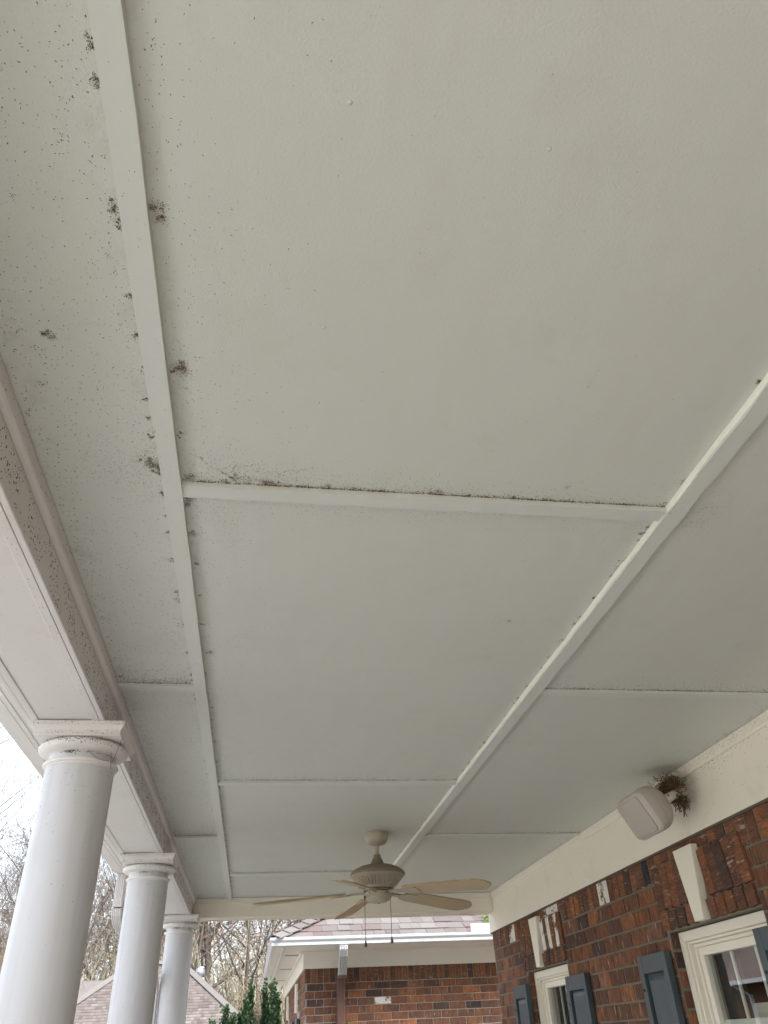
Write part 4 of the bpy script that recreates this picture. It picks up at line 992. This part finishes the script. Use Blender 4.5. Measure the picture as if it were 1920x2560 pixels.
for (ax, c0, lo, hi, sgn) in (('y', 3.882, -.2, .97, -1), ('y', 6.299, -.2, .97, -1), ('y', 2.652, 1.06, 2.1, -1), ('y', 5.09, 1.06, 2.1, -1), ('y', 2.667, -.53, -.28, -1), ('y', 5.063, -.53, -.28, -1), ('y', 1.448, -.2, .97, -1), ('x', 1.0395, .8, 7.2, 1)):
    q = int(900*(hi-lo)); q = min(q, 2600); a_ = rng.uniform(lo, hi, q); e_ = rng.exponential(.0035, q); k_ = np.sin(a_*13)+np.sin(a_*31+1) > rng.uniform(-2.6, 1.2, q); a_, e_ = a_[k_], e_[k_]
    for F in (F1, F2):
        if ax == 'y': onceil(a_, c0+sgn*e_, F, l0=.0015, l1=.005, wr=.5)
        else: onceil(c0+sgn*e_, a_, F, l0=.001, l1=.003, wr=.5)
# web-like wandering trails of debris
for (x0, y0, x1, y1, n) in ((-.20, 1.34, -.13, 1.41, 120), (-.13, 1.41, -.06, 1.36, 90), (-.12, 1.42, -.02, 1.43, 120), (-.04, 1.43, .08, 1.36, 110), (-.30, 1.36, -.275, 1.41, 120), (-.33, 1.375, -.28, 1.39, 140), (-.21, 1.13, -.17, 1.16, 40), (-.27, 1.24, -.29, 1.33, 70), (.10, 1.44, .22, 1.44, 60), (1.06, 1.47, 1.15, 1.42, 70), (1.07, 1.52, 1.12, 1.50, 40), (.36, 1.435, .44, 1.44, 70)):
    t_ = rng.random(n); onceil(x0+(x1-x0)*t_+.006*np.sin(t_*9)+rng.normal(0, .0022, n), y0+(y1-y0)*t_+.006*np.cos(t_*7)+rng.normal(0, .0022, n), F2, l0=.0008, l1=.0026, wr=.45)
n = 2600; y = rng.uniform(.4, 7.2, n); k_ = (np.sin(y*7+np.sin(y*3))+.9*np.sin(y*19)) > rng.uniform(-1.2, 1.6, n)
onceil(-.2698-rng.exponential(.0022, k_.sum()), y[k_], F2, l0=.0008, l1=.0026, wr=.5)
n = 1200; x = rng.uniform(-.2, .97, n); onceil(x, 1.4475-rng.exponential(.002, n), F2, l0=.0008, l1=.0024, wr=.5)
n = 900; y = rng.uniform(.9, 5, n); k_ = np.sin(y*11)+np.sin(y*27) > rng.uniform(-.5, 1.8, n); onceil(.985-np.abs(rng.normal(0, .0012, k_.sum())), y[k_], F2, l0=.0008, l1=.002, wr=.5)
F1.out('insect_specks', M_speck, ceil); F2.out('brown_debris', M_frass, ceil)
F = Flecks()    # inner face and strips of the beam
n = 5200; y, z = U(n, .4, 7.4), U(n, .955, 1.05); k_ = patchy(y*2.5, z*4, 9, .45); F.add(np.stack([np.full(k_.sum(), -.5548), y[k_], z[k_]], 1), UY, UZ, UX, l0=.0025, l1=.008)
n = 500; F.add(np.stack([np.full(n, -.5355), U(n, .5, 7.4), U(n, 1.064, 1.096)], 1), UY, UZ, UX, l0=.002, l1=.006)
n = 420; F.add(np.stack([U(n, -.772, -.6), U(n, 1, 7.3), np.full(n, .9533)], 1), UX, UY, -UZ, l0=.0015, l1=.004)
n = 300; y = U(n, 1, 7.3); F.add(np.stack([np.full(n, -.5735)+U(n, -.02, 0), y, np.full(n, .9498)], 1), UX, UY, -UZ, l0=.0015, l1=.005)
F.out('insect_specks', M_speck, beam)
F = Flecks(); n = 260; F.add(np.stack([np.full(n, 2.1297), U(n, 2.6, 7.3), U(n, .80, 1.045)], 1), UY, UZ, -UX, l0=.002, l1=.007)
n = 420; yy = rng.normal(3.35, .35, n); F.add(np.stack([np.full(n, 2.1117), yy, U(n, 1.06, 1.097)], 1), UY, UZ, -UX, l0=.002, l1=.006)
n = 160; F.add(np.stack([np.full(n, 2.1297), rng.normal(3.5, .25, n), rng.normal(1.04, .02, n).clip(.98, 1.048)], 1), UY, UZ, -UX, l0=.003, l1=.008)
F.out('insect_specks', M_speck, wall)
for c in [o for o in C.objects if o.name.startswith('porch_column')]:
    F = Flecks(); cy = c.location.y; n = 260; a = rng.uniform(0, 6.28, n); z = .80-rng.exponential(.22, n); rad = np.full(n, .1185)+np.maximum(0, .75-z)*.001
    z = np.maximum(z, -1.4); t_ = (z+1.5)/2.318; rad = .117-.0035*np.maximum(0, (t_-.3)/.7)**1.3+.0002
    Nn = np.stack([np.cos(a), np.sin(a), 0*a], 1); F.add(np.stack([-.638+rad*np.cos(a), cy+rad*np.sin(a), z], 1), np.stack([-np.sin(a), np.cos(a), 0*a], 1), UZ, Nn, l0=.0015, l1=.0055)
    n = 150; a = rng.normal(-1.2, .5, n); Nn = np.stack([np.cos(a), np.sin(a), 0*a], 1); F.add(np.stack([-.638+.1497*np.cos(a), cy+.1497*np.sin(a), rng.normal(.886, .006, n)], 1), np.stack([-np.sin(a), np.cos(a), 0*a], 1), UZ, Nn, l0=.002, l1=.008)
    n = 60; F.add(np.stack([-.638+U(n, -.14, .14), np.full(n, cy-.1405), U(n, .907, .92)], 1), UX, UZ, -UY, l0=.002, l1=.006)
    n = 50; F.add(np.stack([-.638+U(n, -.15, .15), np.full(n, cy-.1512), U(n, .936, .949)], 1), UX, UZ, -UY, l0=.002, l1=.006)
    n = 200; a = np.where(rng.random(n) < .6, rng.normal(-1.75, .12, n), rng.uniform(-2.2, -.3, n)); Nn = np.stack([np.cos(a), np.sin(a), 0*a], 1); F.add(np.stack([-.638+.1105*np.cos(a), cy+.1105*np.sin(a), rng.normal(.860, .004, n)], 1), np.stack([-np.sin(a), np.cos(a), 0*a], 1), UZ, Nn, l0=.002, l1=.007)
    F.out('insect_specks', M_speck, c)
# a few cobweb strands from the capital of the near column
cw = MB()
for p, q, s_ in (((-.53, 2.70, .875), (-.545, 3.0, .955), .02), ((-.53, 2.72, .865), (-.525, 2.73, .81), .006), ((-.50, 2.80, .905), (-.55, 3.05, .955), .03), ((-.6, 2.672, .86), (-.53, 2.70, .83), .01), ((-.49, 2.66, .90), (-.53, 2.75, .84), .01)):
    p, q = Vector(p), Vector(q); cw.tube([tuple(p.lerp(q, t_)-Vector((0, 0, s_*math.sin(math.pi*t_)))) for t_ in np.linspace(0, 1, 9)], .0009, 4)
tag(put('cobweb', cw, M_frass), 'dirty cobweb strands hanging from the capital of the nearest column', 'cobweb', kind='stuff')
